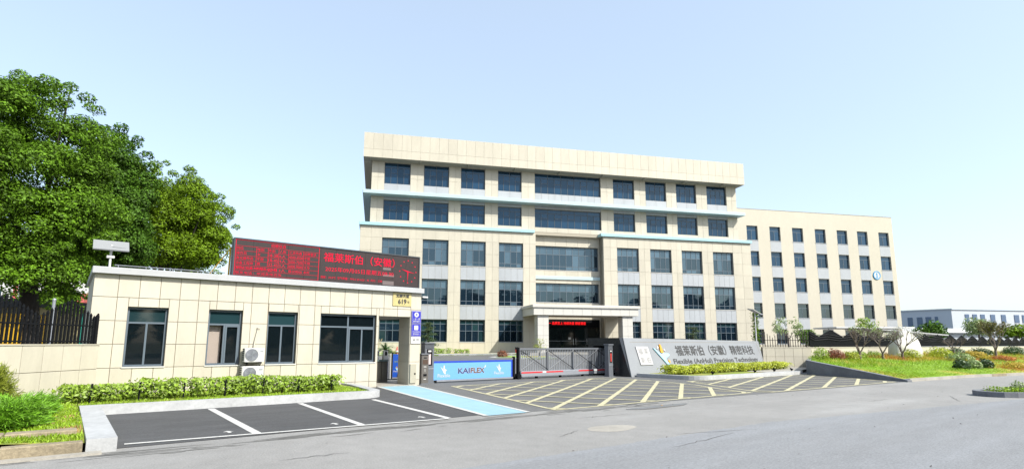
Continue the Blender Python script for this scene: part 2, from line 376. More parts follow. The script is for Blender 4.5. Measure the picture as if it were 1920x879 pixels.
def bush(name, label, base, r, n, size, leaf, cat='shrub', group=None, asp=.5, squash=1, flat=.0, jit=.5):
    """clipped or loose shrub: leaves through a dome with a twiggy stem below"""
    t = thing(name, label, cat, base, 0, group)
    d = unit(n * 2); d = d[d[:, 2] > -.35][:n]
    lump = 1 + .12 * np.sin(d[:, 0] * 5 + d[:, 1] * 4) + .08 * np.sin(d[:, 2] * 9 + d[:, 0] * 7)
    P = d * (r[0] * rng.uniform(.62, 1.05, len(d)) * lump)[:, None] * np.array([1, r[1] / r[0], r[2] / r[0]]); P[:, 2] = np.maximum(P[:, 2] * .78 + r[2] * .30, .02)
    quads('foliage', leaf_quads(P, d, size, asp, jit), leaf, t)
    mb = MB()
    for k in range(5):
        a = k * 1.3; mb.tube([(0, 0, -.1), (.45 * r[0] * math.cos(a), .45 * r[1] * math.sin(a), r[2] * .7)], [.025, .008], 5)
    mb.lathe([(0, -.1), (.07, -.1), (.06, .06), (0, .1)], (0, 0, 0), 8)
    mb.build('stem', m_bark, t)
    return t
def hedge_row(name, label, p0, p1, z0, h, wd, per_m, size, leaf, gap=.35, clump=.42, posts=0):
    p0 = np.array(p0, float); p1 = np.array(p1, float); L = np.linalg.norm(p1 - p0); e = (p1 - p0) / L; nrm = np.array([-e[1], e[0]])
    t = thing(name, label, 'hedge', (*p0, z0))
    Q = []; mb = MB(); nc = max(2, int(L / clump))
    for i in range(nc):
        s = (i + .5) / nc * L + rng.normal(scale=.05); k = rng.normal(scale=wd * .12); hh = h * rng.uniform(.82, 1.1)
        m = int(per_m * clump); q = rng.normal(size=(m, 3)) * np.array([clump * .36, wd * .27, 1]); zz = hh * rng.beta(1.7, 1.15, m); shrink = .55 + .6 * np.sin(np.clip(zz / hh, 0, 1) * 2.4)
        P = np.stack([e[0] * (s + q[:, 0] * shrink) + nrm[0] * (k + q[:, 1] * shrink), e[1] * (s + q[:, 0] * shrink) + nrm[1] * (k + q[:, 1] * shrink), zz], 1)
        D = np.stack([e[0] * q[:, 0] + nrm[0] * q[:, 1], e[1] * q[:, 0] + nrm[1] * q[:, 1], zz * .6], 1); D /= np.linalg.norm(D, axis=1)[:, None] + 1e-6
        Q.append(leaf_quads(P, D + np.array([0, -.3, .35]), size, .55, .6))
        for a in range(4):
            ox, oy = rng.normal(scale=.07, size=2); mb.tube([(e[0] * s + nrm[0] * k, e[1] * s + nrm[1] * k, -.08), (e[0] * s + nrm[0] * k + ox * 2, e[1] * s + nrm[1] * k + oy * 2, hh * .85)], [.009, .004], 4, False)
    quads('foliage', np.concatenate(Q), leaf, t); mb.build('stem', m_bark, t, kind='stuff')
    for i in range(posts):
        s = (i + .6) / posts * L; MB().tube([(e[0] * s + nrm[0] * -wd * .45, e[1] * s + nrm[1] * -wd * .45, -.05), (e[0] * s + nrm[0] * -wd * .45 + .02, e[1] * s + nrm[1] * -wd * .45, h * .93)], .022, 6).build('stake', m_black, t)
    return t
def blades(P, h, wdt, lean=.35):
    n = len(P); a = rng.uniform(0, 2 * math.pi, n); d = np.stack([np.cos(a), np.sin(a), np.zeros(n)], 1); hh = (h * rng.uniform(.5, 1.3, n))[:, None]
    b = rng.uniform(0, 2 * math.pi, n); ln = np.stack([np.cos(b), np.sin(b), np.zeros(n)], 1) * lean * hh; ww = (wdt * rng.uniform(.7, 1.3, n))[:, None]
    tip = P + ln + np.array([0, 0, 1]) * hh
    return np.stack([P - d * ww, P + d * ww, tip + d * ww * .3, tip - d * ww * .3], 1)

# =================================================================== SETTING
A_M = THM - THG                                   # turn of the office building against the street
def zy(x, y): return .7 * min(1, max(0, (.418 * x + .908 * y - 30.5) / 17.5))
def yedge(X): return float(np.interp(X, [30, 33, 38, 43, 60, 140], [9.6, 9.25, 8.7, 7.6, 5.5, -4]))
def lz(X, Y): return .12 + .66 * min(1, max(0, (Y - yedge(X)) / (16.9 - yedge(X))))
MB().sheet([(-2500, -2500), (2500, -2500), (2500, 2500), (-2500, 2500)], -.08).build('ground', m_earth, kind='structure')
MB().sheet([(-80, -70), (260, -70), (260, 23), (-80, 23)], 0).build('street', m_street, kind='structure')
seam = [(259, -39), (40, 1.6)] + [(x, float(np.interp(x, [3, 12.4, 20, 40], [6.78, 6.55, 5.1, 1.6])) + rng.normal(scale=.022)) for x in np.arange(34, -4, -.16)] + [(-80, 6.95)]
lane = MB().sheet([(-80, -69), (259, -69)] + seam, .004).build('street_lane', m_lane, kind='structure')
apron = MB().sheet([(8.4, 11.2), (20, 10.2), (30.2, 9.55), (33.1, 14.95), (33.4, 22.9), (7.0, 22.9), (8.4, 17)], .004).build('gateway_apron', m_apron, kind='structure')
park = MB().sheet([(.78, 11.35), (8.2, 11.35), (9.95, 20.76), (8.5, 20.76), (8.3, 17.6), (7.6, 16.7), (.78, 16.65)], .008).build('parking_bay', m_parking, kind='structure')
def strip(mb, p, q, wd, z, ext=0):
    p = Vector(p); q = Vector(q); d = (q - p).normalized(); n = Vector((-d.y, d.x)) * wd / 2; p = p - d * ext; q = q + d * ext
    mb.sheet([tuple(p - n), tuple(q - n), tuple(q + n), tuple(p + n)], z)
for p, q, wd in [((.94, 11.68), (7.02, 11.2), .12), ((3.13, 16.5), (3.02, 11.6), .16), ((5.40, 16.5), (5.05, 11.45), .15), ((7.52, 16.3), (7.06, 11.25), .15)]:
    mb = MB(); strip(mb, p, q, wd, .013 if wd > .13 else .017); mb.build('bay_line', m_line, park)
for x, y in [(2.63, 11.95), (4.66, 11.8), (6.66, 11.65)]:      # small painted arrows by the bay lines
    MB().sheet([(x - .03, y), (x + .03, y), (x + .03, y + .15), (x + .10, y + .15), (x, y + .28), (x - .10, y + .15), (x - .03, y + .15)], .013).build('painted_arrow', m_line, park)
path = MB().sheet([(8.02, 11.1), (9.22, 11.04), (11.28, 20.72), (9.8, 20.72)], .012).build('blue_footpath', m_blue, kind='structure')
for p, q in [((8.0, 11.1), (9.78, 20.72)), ((9.25, 11.04), (11.3, 20.72))]:
    mb = MB(); strip(mb, p, q, .13, .017); mb.build('path_edge_line', m_line, path)
MB().box(9.72, 11.08, 20.74, 24.0, .0, .035).build('footpath_threshold', m_concl, kind='structure')
# the two hatched boxes: outline strips and two sets of diagonals clipped to the polygon
def clip_line(poly, p, d):
    ts = []
    for i in range(len(poly)):
        a = Vector(poly[i]); b = Vector(poly[(i + 1) % len(poly)]); e = b - a; den = d.x * e.y - d.y * e.x
        if abs(den) < 1e-9: continue
        t = ((a.x - p.x) * e.y - (a.y - p.y) * e.x) / den; u = ((a.x - p.x) * d.y - (a.y - p.y) * d.x) / den
        if 0 <= u < 1: ts.append(t)
    ts.sort(); return [(p + d * ts[i], p + d * ts[i + 1]) for i in range(0, len(ts) - 1, 2)]
def hatch(name, poly, angs, sp, off0, wd):
    root = None
    for i in range(len(poly)):
        mb = MB(); strip(mb, poly[i], poly[(i + 1) % len(poly)], .12, .012 + .0006 * (i % 2), .03); mb.build('outline_stripe', m_yline, apron)
    for k, ang in enumerate(angs):
        d = Vector((math.cos(R(ang)), math.sin(R(ang)))); n = Vector((-d.y, d.x))
        for j in range(-40, 41):
            for a, b in clip_line(poly, Vector(poly[1]) + n * (off0[k] + j * sp[k]), d):
                if (b - a).length > .3: mb = MB(); strip(mb, a, b, wd[k], .0145 + .002 * k); mb.build('hatch_stripe', m_yline, apron)
hatch('a', [(12.3, 19.4), (10.12, 11.0), (19.2, 10.72), (19.75, 12.2), (20.8, 14.0), (21.3, 15.55), (21.6, 17.2), (21.65, 18.8), (21.4, 19.6)], (34.7, -61), (1.05, 1.55), (.1, .3), (.15, .14))
hatch('b', [(22.45, 15.55), (19.7, 10.75), (20.0, 10.4), (30.0, 9.8), (33.0, 14.85), (32.6, 15.2)], (19.5, -70), (1.05, 1.6), (.25, .5), (.15, .14))
mb = MB(); mb.sheet([(13 + 1.25 * math.cos(t) * (1 + .15 * math.sin(3 * t)), 9.9 + .26 * math.sin(t) * (1 + .2 * math.cos(2 * t))) for t in np.linspace(0, 6.1, 24)], .009)
mb.build('puddle', mat('still_water', (.05, .055, .06), .02, ior=1.33), kind='structure')
mb = MB(); mb.sheet([(8.95 + .62 * math.cos(t), 8.02 + .36 * math.sin(t) * (1 + .1 * math.cos(3 * t))) for t in np.linspace(0, 6.1, 24)], .003); mb.build('road_patch', m_concl, kind='structure')
mb = MB()
for i in range(90):                                    # dirty wet streaks where apron meets street
    x = rng.uniform(-1.5, 14); y = 10.95 - .02 * x + rng.normal(scale=.16) - .25 * rng.random(); a = rng.uniform(.12, .8); b2 = rng.uniform(.012, .05); ph = rng.uniform(0, 6, 3)
    mb.sheet([(x + a * math.cos(t) * (1 + .2 * math.sin(3 * t + ph[0])), y + b2 * math.sin(t) * (1 + .35 * math.sin(2 * t + ph[1])) + .03 * math.sin(2 * math.cos(t) + ph[2])) for t in np.linspace(0, 6.28, 15)[:-1]], .0016 + i * .00002)
mb.build('road_stain', mat('dark_wet_stain', (.13, .128, .12), .7, noise=[(12, .3)]), kind='stuff')
mb = MB()
for k in range(9):                                     # thin cracks in the road
    x = rng.uniform(0, 22); y = rng.uniform(4.0, 10.4); a = rng.uniform(-.5, .5); L_ = rng.uniform(.8, 2.6); prev = None
    for i in range(14):
        p = (x + math.cos(a) * L_ * i / 13, y + math.sin(a) * L_ * i / 13 + rng.normal(scale=.02)); wdt = .008 * math.sin(math.pi * (i + .4) / 13.8) + .002
        if prev: mb.sheet([(prev[0], prev[1] - prev[2]), (p[0], p[1] - wdt), (p[0], p[1] + wdt), (prev[0], prev[1] + prev[2])], .0065 + k * .0001)
        prev = (*p, wdt)
mb.build('road_crack', mat('crack_fill', (.07, .07, .07), .9), kind='stuff')
# yard behind the gate rises to the office building
xs = np.linspace(-70, 150, 45); ys = np.concatenate([[22.9, 23.4], np.linspace(25, 140, 40)])
mb = MB(); V = [(x, y, zy(x, y) + .002 - (.06 if x < 9 and y < 26 else 0)) for y in ys for x in xs]; nx = len(xs)
mb.add(V, [(j * nx + i, j * nx + i + 1, (j + 1) * nx + i + 1, (j + 1) * nx + i) for j in range(len(ys) - 1) for i in range(nx - 1)]); mb.build('yard', m_apron, kind='structure')
# left lawn, inside the kerbs
def lz_left(x, y): return .17 + .06 * math.sin(x * 1.7) * math.cos(y * .9) + .10 * max(0, min(1, (-x - .3) / 2.5))
gx = np.linspace(-9, .44, 40); gy = np.linspace(11.3, 21.5, 40); mb = MB()
mb.add([(x, y, lz_left(x, y)) for y in gy for x in gx], [(j * 40 + i, j * 40 + i + 1, j * 40 + 41 + i, j * 40 + 40 + i) for j in range(39) for i in range(39)])
mb.sheet([(.4, 17.2), (8.2, 17.2), (8.2, 20.78), (.4, 20.78)], .165); mb.build('left_lawn', m_grassbase, kind='structure')
# right lawn mound
mb = MB(); ns, ntt = 60, 16; V = []
for j in range(ntt + 1):
    t = j / ntt
    for i in range(ns + 1):
        X0 = float(np.interp(9.67 + t * 8.18, [9.6, 15.3, 17.85], [30.55, 33.5, 39.8])); X = X0 + (140 - X0) * (i / ns) ** 1.9; Y = yedge(X) + .12 + t * (17.83 - yedge(X)); V.append((X, Y, lz(X, Y) + (.05 * math.sin(X * .8) * math.sin(Y * 1.1) if 0 < j < ntt else 0)))
mb.add(V, [(j * (ns + 1) + i, j * (ns + 1) + i + 1, (j + 1) * (ns + 1) + i + 1, (j + 1) * (ns + 1) + i) for j in range(ntt) for i in range(ns)]); mb.build('right_lawn', m_lawnbase, kind='structure')

# kerbs -------------------------------------------------------------------
mb = MB(); arc = [(7.55 + .62 * math.sin(t), 17.37 - .62 * math.cos(t)) for t in np.linspace(0, math.pi / 2, 7)]
arci = [(7.5 + .36 * math.sin(t), 17.40 - .36 * math.cos(t)) for t in np.linspace(0, math.pi / 2, 7)]
mb.prism([(.40, 11.12), (.80, 11.12), (.80, 16.72)] + [(7.5, 16.75)] + arc[1:] + [(8.55, 19.7), (8.55, 20.76), (8.3, 20.76), (8.24, 19.7)] + arci[::-1] + [(.40, 17.06)], -.05, .215)
tag(mb.build('parking_kerb', m_whitekerb), 'white painted concrete kerb wrapping round the dark parking bays', 'kerb')
k = thing('street_kerb', 'weathered tan stone kerb along the small left lawn', 'kerb', (-4, 11.1, 0))
for i in range(9): MB((-4, 11.1, 0)).bbox(.36 - .98 * (i + 1) + .012, .36 - .98 * i, 11.1 + rng.normal(scale=.008), 11.32, -.05, .19 + rng.normal(scale=.006), .015).build('kerb_stone', m_kerb, k)
k = thing('sunken_kerb', 'flat grey kerb slabs sunk in the left lawn turf', 'kerb', (-1, 12.4, .1))
for i in range(3): MB((-1, 12.4, .1)).bbox(.3 - .95 * (i + 1) + .015, .3 - .95 * i, 12.28, 12.62, .05, .235, .015).build('kerb_stone', m_kerb, k)
k = thing('gutter_edge', 'low pale concrete gutter strip below the weathered kerb', 'gutter', (-4, 10.95, 0))
for i in range(5): MB((-4, 10.95, 0)).box(.6 - 1.6 * (i + 1) + .015, .6 - 1.6 * i, 10.9, 11.09, -.05, .035).build('kerb_stone', m_concl, k)
mb = MB(); arc = [(24.6 - 1.1 * math.sin(t), 16.75 - 1.1 * math.cos(t)) for t in np.linspace(0, math.pi / 2, 8)]
mb.prism([(23.35, 19.2)] + arc[::-1] + [(33.1, 15.32), (33.2, 15.72)] + [(24.7 - .9 * math.sin(t), 16.85 - .9 * math.cos(t)) for t in np.linspace(0, math.pi / 2, 8)] + [(23.75, 19.2)], -.05, .19)
tag(mb.build('planter_kerb', m_whitekerb), 'white painted kerb with rounded corner before the grey sign wall', 'kerb')
MB().sheet([(30.5, 15.6), (33.2, 15.6), (39.6, 17.7), (37.2, 19.8), (30.5, 17.2)], .165).build('planter_paving', m_concl, kind='structure')
MB().sheet([(23.7, 17), (24.7, 15.9), (33.3, 15.5), (36.2, 17), (37, 19.6), (23.6, 19.6)], .15).build('planter_bed', m_grassbase, kind='structure')
k = thing('lawn_kerb', 'pale and tan kerb stones curving round the right lawn', 'kerb', (32, 9.3, 0))
X = 30.9
for i in range(30):
    X2 = X + 1.45; y0, y1 = yedge(X), yedge(X2)
    MB((32, 9.3, 0)).prism([(X + .02, y0 - .02), (X2, y1 - .02), (X2, y1 + .18), (X + .02, y0 + .18)], -.05, .13).build('kerb_stone', m_concl if i < 5 or i % 3 else m_kerb, k); X = X2
mb = MB(); dxy = Vector((2.85, 5.75)).normalized(); nn = Vector((dxy.y, -dxy.x)) * .24
def wz(x, y): return .09 + .71 * min(1, max(0, ((x - 30.4) * dxy.x + (y - 9.42) * dxy.y) / 6.4))
mb.prism([(30.4, 9.42), (30.4 + nn.x, 9.42 + nn.y), (33.25 + nn.x, 15.17 + nn.y), (33.25, 15.17)], -.05, wz)
mb.prism([(33.25 , 15.171), (33.25 + nn.x, 15.171 + nn.y), (39.8, 17.6), (39.5, 17.75)], -.05, lambda x, y: .8)
tag(mb.build('retaining_wall', m_conc), 'sloping grey concrete retaining wall between hatched apron and lawn', 'wall')

# grass -------------------------------------------------------------------
n = 15000; gxx = rng.uniform(-6.5, .38, n); gyy = 11.4 + 8.4 * rng.random(n) ** 1.25; P = np.stack([gxx, gyy, [lz_left(x, y) for x, y in zip(gxx, gyy)]], 1)
keep = ~((gyy > 12.2) & (gyy < 12.68) & (gxx > -2.6) & (gxx < .3)) & (gyy < 20.3 + gxx * 1.1); P = P[keep]
P2 = np.stack([rng.uniform(.45, 8.0, 3500), rng.uniform(17.1, 20.5, 3500), np.full(3500, .165)], 1)
P = np.concatenate([P, P2]); dry = (np.sin(P[:, 0] * 2.1 + 1) * np.sin(P[:, 1] * 2.6) > .62) & (P[:, 1] < 15) & (P[:, 0] < .4)
P = np.concatenate([P, P + rng.normal(scale=(.06, .06, 0), size=P.shape)]); dry = np.concatenate([dry, dry]); P = P[(ok_ := (P[:, 0] < .39) | (P[:, 1] > 17.1))]; dry = dry[ok_]
Q = blades(P, .046, .011, .6); quads('short_grass', Q, [m_grass, m_grassdry], mi=dry.astype(int), kind='stuff')
n = 42000; s = rng.random(n) ** 1.6; gxx = 30.6 + s * 55; t = rng.random(n); ye = np.array([yedge(x) for x in gxx]); gyy = ye + .2 + t * (17.6 - ye)
ok = gxx > np.interp(gyy, [9.6, 15.3, 17.85], [30.55, 33.5, 39.8]) + .3; gxx, gyy = gxx[ok], gyy[ok]
P = np.stack([gxx, gyy, [lz(x, y) for x, y in zip(gxx, gyy)]], 1)
rel = np.array([(y - yedge(x)) / (16.9 - yedge(x)) for x, y in zip(gxx, gyy)]); pat = np.sin(gxx * .55 + 1.2) * np.sin(gyy * .9 + .4) + .35 * np.sin(gxx * 1.7)
mi = np.zeros(len(P), int); mi[(gxx > 43.5) & (pat > -.05)] = 1; mi[(gxx > 44) & (pat > .6)] = 2; mi[(gxx > 47) & (gxx < 52) & (rel > .62)] = 1
hh = np.where(rel > .45, .17, .09) * np.where(mi > 0, 1.5, 1)
Q = blades(P, 1.0, .03, .45); Q = P[:, None, :] + (Q - P[:, None, :]) * np.stack([np.ones_like(hh), np.ones_like(hh), hh], 1)[:, None, :] * np.where(np.arange(3) < 2, .35, 1)
quads('lawn_grass', Q, [m_grass, m_grassyel, m_grassred], mi=mi, kind='stuff')

# =================================================================== GUARDHOUSE
OG = (6.0, 20.77, 0.0); YF = 20.77
gh = thing('guardhouse', 'low cream tiled guardhouse with four dark windows and flat roof', 'guardhouse', OG)
GW = [(1.417, 2.496), (3.656, 4.696), (5.525, 6.542), (7.379, 9.60)]; GZ = (.965, 2.775)
holes = [(a, b, *GZ) for a, b in GW]
mb = MB(OG); skin(mb, .5, 9.7, -.05, 3.75, YF + .02, .24, holes); skin(mb, 9.7, 11.58, 2.75, 3.75, YF + .02, .2, [])
mb.m = 1
mb.box(.5, .72, YF + .02, 26.2, -.05, 3.74); mb.box(9.5, 9.7, YF + .26, 26.2, -.05, 3.74); mb.box(.72, 9.5, 25.9, 26.2, -.05, 3.74)
mb.m = 2
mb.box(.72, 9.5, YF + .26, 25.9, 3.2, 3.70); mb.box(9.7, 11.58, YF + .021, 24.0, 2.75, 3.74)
mb.m = 3; mb.box(.72, 9.5, YF + .26, 25.9, .0, .12); mb.box(.721, 9.5, 24.2, 24.3, .12, 3.2)
mb.m = 1; mb.box(11.1, 11.58, YF + .02, 21.75, -.05, 2.749)
mb.build('wall', [m_joint, m_tile_far, m_soffit, m_room], gh)
gxs = [.5, 1.118, 1.672, 2.223, 2.776, 3.32, 3.866, 4.411, 4.955, 5.5, 6.045, 6.592, 7.142, 7.70, 8.27, 8.818, 9.372, 9.9, 10.5, 11.1, 11.58]; gzs = [-.05, .235, .938, 1.645, 2.345, 3.055, 3.75]
for (x0, x1, z0, z1) in split_cells(gxs, gzs, holes + [(9.7, 11.1, -1, 2.75)]):
    panel_obj('panel', x0 + .007, x1 - .007, z0 + .007, z1 - .007, YF, .02, m_tile, gh, OG)
for z0, z1 in zip(gzs[:-1], gzs[1:]):                             # the column's shaded side
    if z0 < 2.7: mb = MB(OG); mb.box(11.085, 11.1, YF + .025, 21.74, z0 + .007, min(z1, 2.75) - .007); mb.build('panel', m_tile, gh)
mb = MB(OG); mb.bbox(.43, 11.63, YF - .16, 26.35, 3.75, 3.945, .015); mb.build('cornice', m_cornice, gh)
def bars(mb, x0, x1, z0, z1, y0, y1, vs, hs, t, fr=None):
    """frame, then mullions (x, z0, z1) and transoms (z, x0, x1)"""
    fr = fr or t
    mb.box(x0, x1, y0, y1, z0, z0 + fr); mb.box(x0, x1, y0, y1, z1 - fr, z1)
    mb.box(x0, x0 + fr, y0, y1, z0 + fr, z1 - fr); mb.box(x1 - fr, x1, y0, y1, z0 + fr, z1 - fr)
    for x, a, b in vs: mb.box(x - t / 2, x + t / 2, y0 + .004, y1 - .004, a, b)
    for z, a, b in hs: mb.box(a, b, y0 + .008, y1 - .008, z - t / 2, z + t / 2)
def pane(parent, off, x0, x1, z0, z1, y, m, label=None):
    o = MB((0, 0, 0)).add([(0, 0, 0), (x1 - x0, 0, 0), (x1 - x0, 0, z1 - z0), (0, 0, z1 - z0), (0, .012, 0), (x1 - x0, .012, 0), (x1 - x0, .012, z1 - z0), (0, .012, z1 - z0)],
        [(0, 1, 2, 3), (5, 4, 7, 6)]).build('pane', m, parent, (x0 - off[0], y - off[1], z0 - off[2]))
    return o
Y0, Y1 = YF + .13, YF + .20
for i, (a, b) in enumerate(GW):
    mb = MB(OG); zt = 2.30; z0, z1 = GZ; c = (a + b) / 2
    if i < 3:
        bars(mb, a, b, z0, z1, Y0, Y1, [(c, z0 + .055, zt)], [(zt, a + .055, b - .055)], .055, .06)
        if i == 1: mb.box(c + .03, c + .08, Y0 - .01, Y1 - .02, z0 + .06, zt - .03); mb.box(b - .115, b - .062, Y0 - .01, Y1 - .02, z0 + .06, zt - .03); mb.box(c + .08, b - .115, Y0 - .01, Y1 - .02, zt - .08, zt - .03)
        wn = mb.build('window', m_frame2, gh); mb.v
        pane(wn, OG, a + .06, b - .06, zt + .03, z1 - .06, YF + .165, m_pane_teal); pane(wn, OG, a + .06, c - .027, z0 + .06, zt - .027, YF + .165, m_clear if i == 1 else m_glass); pane(wn, OG, c + .027, b - .06, z0 + .06, zt - .027, YF + .165, m_glass)
    else:
        q = (c + b) / 2 + .02
        bars(mb, a, b, z0, z1, Y0, Y1, [(c, z0 + .06, z1 - .06), (q, z0 + .06, zt - .03)], [(zt, a + .06, c - .028), (zt - .002, c + .028, b - .06)], .056, .065)
        mb.box(c + .03, c + .085, Y0 - .012, Y1 - .02, z0 + .07, zt - .03); mb.box(c + .085, b - .07, Y0 - .012, Y1 - .02, zt - .085, zt - .03)
        wn = mb.build('window', m_frame2, gh)
        for x0, x1, za, zb, m in [(a + .065, c - .028, zt + .03, z1 - .065, m_glass), (c + .028, b - .065, zt + .03, z1 - .065, m_glass), (a + .065, c - .028, z0 + .065, zt - .028, m_glass), (c + .028, q - .028, z0 + .065, zt - .03, m_glass), (q + .028, b - .065, z0 + .065, zt - .03, m_glass)]: pane(wn, OG, x0, x1, za, zb, YF + .165, m)
    MB(OG).box(a - .02, b + .02, YF - .03, YF + .13, GZ[0] - .035, GZ[0]).build('window_sill', m_white, wn)
tag(MB().bbox(3.72, 4.13, 21.13, 21.17, .12, 2.28, .01).build('inner_door', mat('pale_pink_door', (.62, .50, .46), .5)), 'pale pinkish inner door behind second guardhouse window', 'door')
mb = MB(); mb.tube([(8.9, 22.2, .12), (8.9, 22.2, 2.1)], .04, 8); mb.box(8.6, 9.2, 22.0, 22.6, .12, .9); tag(mb.build('office_desk', m_concl), 'pale desk and post seen inside the wide guardhouse window', 'desk')

# LED display on the roof
ld = thing('led_display', 'long dark LED display with red Chinese lettering on guardhouse roof', 'led sign', (7.9, 20.9, 3.945))
OL = (7.9, 20.9, 3.945)
mb = MB(OL); mb.bbox(4.27, 11.53, 20.92, 21.22, 3.95, 5.30, .02); mb.build('housing', m_steel, ld)
mb = MB(OL); bars(mb, 4.27, 11.53, 3.95, 5.30, 20.88, 20.93, [], [], .045); mb.build('bezel', m_greyroof, ld)
for i in range(12):                                              # tiled modules with faint seams
    a = 4.315 + (11.485 - 4.315) / 12 * i; MB(OL).box(a + .003, a + (11.485 - 4.315) / 12 - .003, 20.905, 20.93, 3.995, 5.255).build('display_module', m_led, ld)
for x in (9.88, ): MB(OL).box(9.86, 10.35, 20.902, 20.908, 4.02, 4.18).build('faded_module', mat('faded_led_face', (.13, .10, .10), .5), ld); MB(OL).box(9.86, 10.35, 20.902, 20.908, 4.36, 4.44).build('faded_module', MATS['faded_led_face'], ld); MB(OL).box(9.86, 10.2, 20.902, 20.908, 4.62, 4.72).build('faded_module', MATS['faded_led_face'], ld)
YT = 20.903
mb = MB(OL); put_text(mb, '福莱斯伯（安徽）', 7.42, 10.36, 4.74, 5.10, YT, bold=.002); mb.build('title_lettering', m_ledred, ld, kind='stuff')
mb = MB(OL); put_text(mb, '2025年09月05日星期五09:30', 7.50, 10.33, 4.375, 4.565, YT); mb.build('date_lettering', m_ledred, ld)
mb = MB(OL); put_text(mb, '湿度：33.8℃  空气质量：PM2.5 23 AQI：42  风力：三级', 7.33, 9.84, 4.10, 4.20, YT); mb.build('weather_lettering', m_ledred, ld)
tb = MB(OL); L0, L1 = 4.34, 7.24; zz = [5.20, 5.03, 4.86, 4.69, 4.52, 4.35, 4.18, 4.02]
for z in [5.235] + zz[1:]: tb.box(L0, L1, YT - .006, YT, z - .004, z + .004)
for x in (L0, L1): tb.box(x - .008, x + .008, YT - .007, YT, 4.01, 5.24)
cs = [L0, 5.02, 5.41, 5.78, 6.12, 6.66, L1]
for x in cs[1:-1]: tb.box(x - .005, x + .005, YT - .0065, YT, 4.36, 5.03)
tb.build('table_rule', m_ledred, ld)
rows = [('岗位', '性别', '年龄', '人数', '工资待遇', '招聘要求'), ('操作员', '女', '18-38', '6人', '4500-6500', '不限'), ('激光操作员', '不限', '18-45', '4人', '5000-7500', '不限'), ('设备工程师', '男', '22-45', '2人', '6000-9000', '大专'), ('工艺工程师', '不限', '22-45', '2人', '面议8000', '本科')]
tb = MB(OL); put_text(tb, '招聘信息', 5.50, 6.02, 5.06, 5.20, YT)
for r, row in enumerate(rows):
    for c_, s_ in enumerate(row):
        zt = zz[r + 1]; wv = min((cs[c_ + 1] - cs[c_]) - .05, .112 * len(s_) * (.62 if s_.isascii() or '-' in s_ else 1)); put_text(tb, s_, cs[c_] + .025, cs[c_] + .025 + wv, zt - .138, zt - .034, YT)
put_text(tb, '地址：太柳大道619号', L0 + .03, 5.75, 4.225, 4.315, YT); put_text(tb, '联系电话：欢迎来电咨询', L0 + .03, 5.9, 4.055, 4.14, YT)
tb.build('table_lettering', m_ledred, ld, kind='stuff')
ck = MB(OL); cx, cz, cr = 10.98, 4.63, .46
for k in range(12):
    a = k * math.pi / 6; x, z = cx + cr * .82 * math.cos(a), cz + cr * math.sin(a); ck.box(x - .02, x + .02, YT - .006, YT, z - .022, z + .022)
for a, l, h in ((R(165), .36, .028), (R(-8), .36, .022), (R(-91), .42, .02)):
    d = Vector((math.cos(a) * .9, math.sin(a))); nrm = Vector((-d.y, d.x)) * h
    ck.plate([(cx - nrm.x, cz - nrm.y), (cx + d.x * l, cz + d.y * l), (cx + nrm.x, cz + nrm.y), (cx - d.x * .05, cz - d.y * .05)], YT - .008 - .001 * h * 100, YT)
ck.build('clock_face', m_ledred, ld)
b = MB(OL); b.tube([(4.25, 21.3, 3.95), (4.25, 21.25, 5.0)], .03, 6); b.tube([(3.7, 22.0, 3.95), (4.25, 21.3, 4.95)], .018, 6); b.build('brace', m_yellow, ld)
hp = thing('house_number_plate', 'gold street number plate reading 619 at right guardhouse corner', 'number plate', (10.68, YF, 3.46))
OP = (10.68, YF, 3.46); MB(OP).bbox(10.26, 11.1, YF - .03, YF - .001, 3.18, 3.73, .012).build('plate', m_brass, hp)
mb = MB(OP); put_text(mb, '太柳大道', 10.40, 10.98, 3.53, 3.66, YF - .031, bold=.006); put_text(mb, '619', 10.50, 10.86, 3.27, 3.46, YF - .031, bold=.010); put_text(mb, '号', 10.91, 11.0, 3.30, 3.39, YF - .031); mb.build('lettering', m_letter, hp)
for i, (zb, lab) in enumerate([(2.50, 'upper blue enamel wall sign with round white emblem'), (1.97, 'lower blue enamel wall sign with square white field')]):
    o_ = (11.35, YF, zb); s_ = thing('wall_sign', lab + ' on guardhouse column', 'sign', o_, 0, 'blue signs on the column')
    MB(o_).bbox(11.13, 11.575, YF - .035, YF - .001, zb, zb + .51, .008).build('plate', m_blueplate, s_)
    b = MB(o_); yb = YF - .037
    bars(b, 11.145, 11.56, zb + .015, zb + .495, yb - .003, yb + .001, [], [], .007)
    if i == 0: b.plate([(11.352 + .10 * math.cos(t), zb + .355 + .10 * math.sin(t)) for t in np.linspace(0, 2 * math.pi, 20, endpoint=False)], yb - .003, yb + .001); put_text(b, '一室一警', 11.19, 11.51, zb + .14, zb + .215, yb); put_text(b, '便民服务', 11.19, 11.51, zb + .05, zb + .12, yb)
    else: b.box(11.26, 11.44, yb - .003, yb + .001, zb + .26, zb + .44); put_text(b, '平安共建单位', 11.18, 11.52, zb + .155, zb + .22, yb); put_text(b, '警民联系点', 11.20, 11.50, zb + .06, zb + .13, yb)
    b.build('lettering', m_white, s_)
    if i == 0: b = MB(o_); put_text(b, '警', 11.305, 11.40, zb + .31, zb + .40, yb - .004); b.build('emblem', m_blueplate, s_)
o_ = (11.35, YF, 1.68); s_ = thing('notice_board', 'small white notice under the two blue column signs', 'notice', o_); MB(o_).bbox(11.13, 11.575, YF - .03, YF - .001, 1.68, 1.955, .006).build('plate', m_white, s_)
b = MB(o_); put_text(b, '监 控', 11.21, 11.49, 1.79, 1.88, YF - .031); b.build('lettering', m_letter, s_)
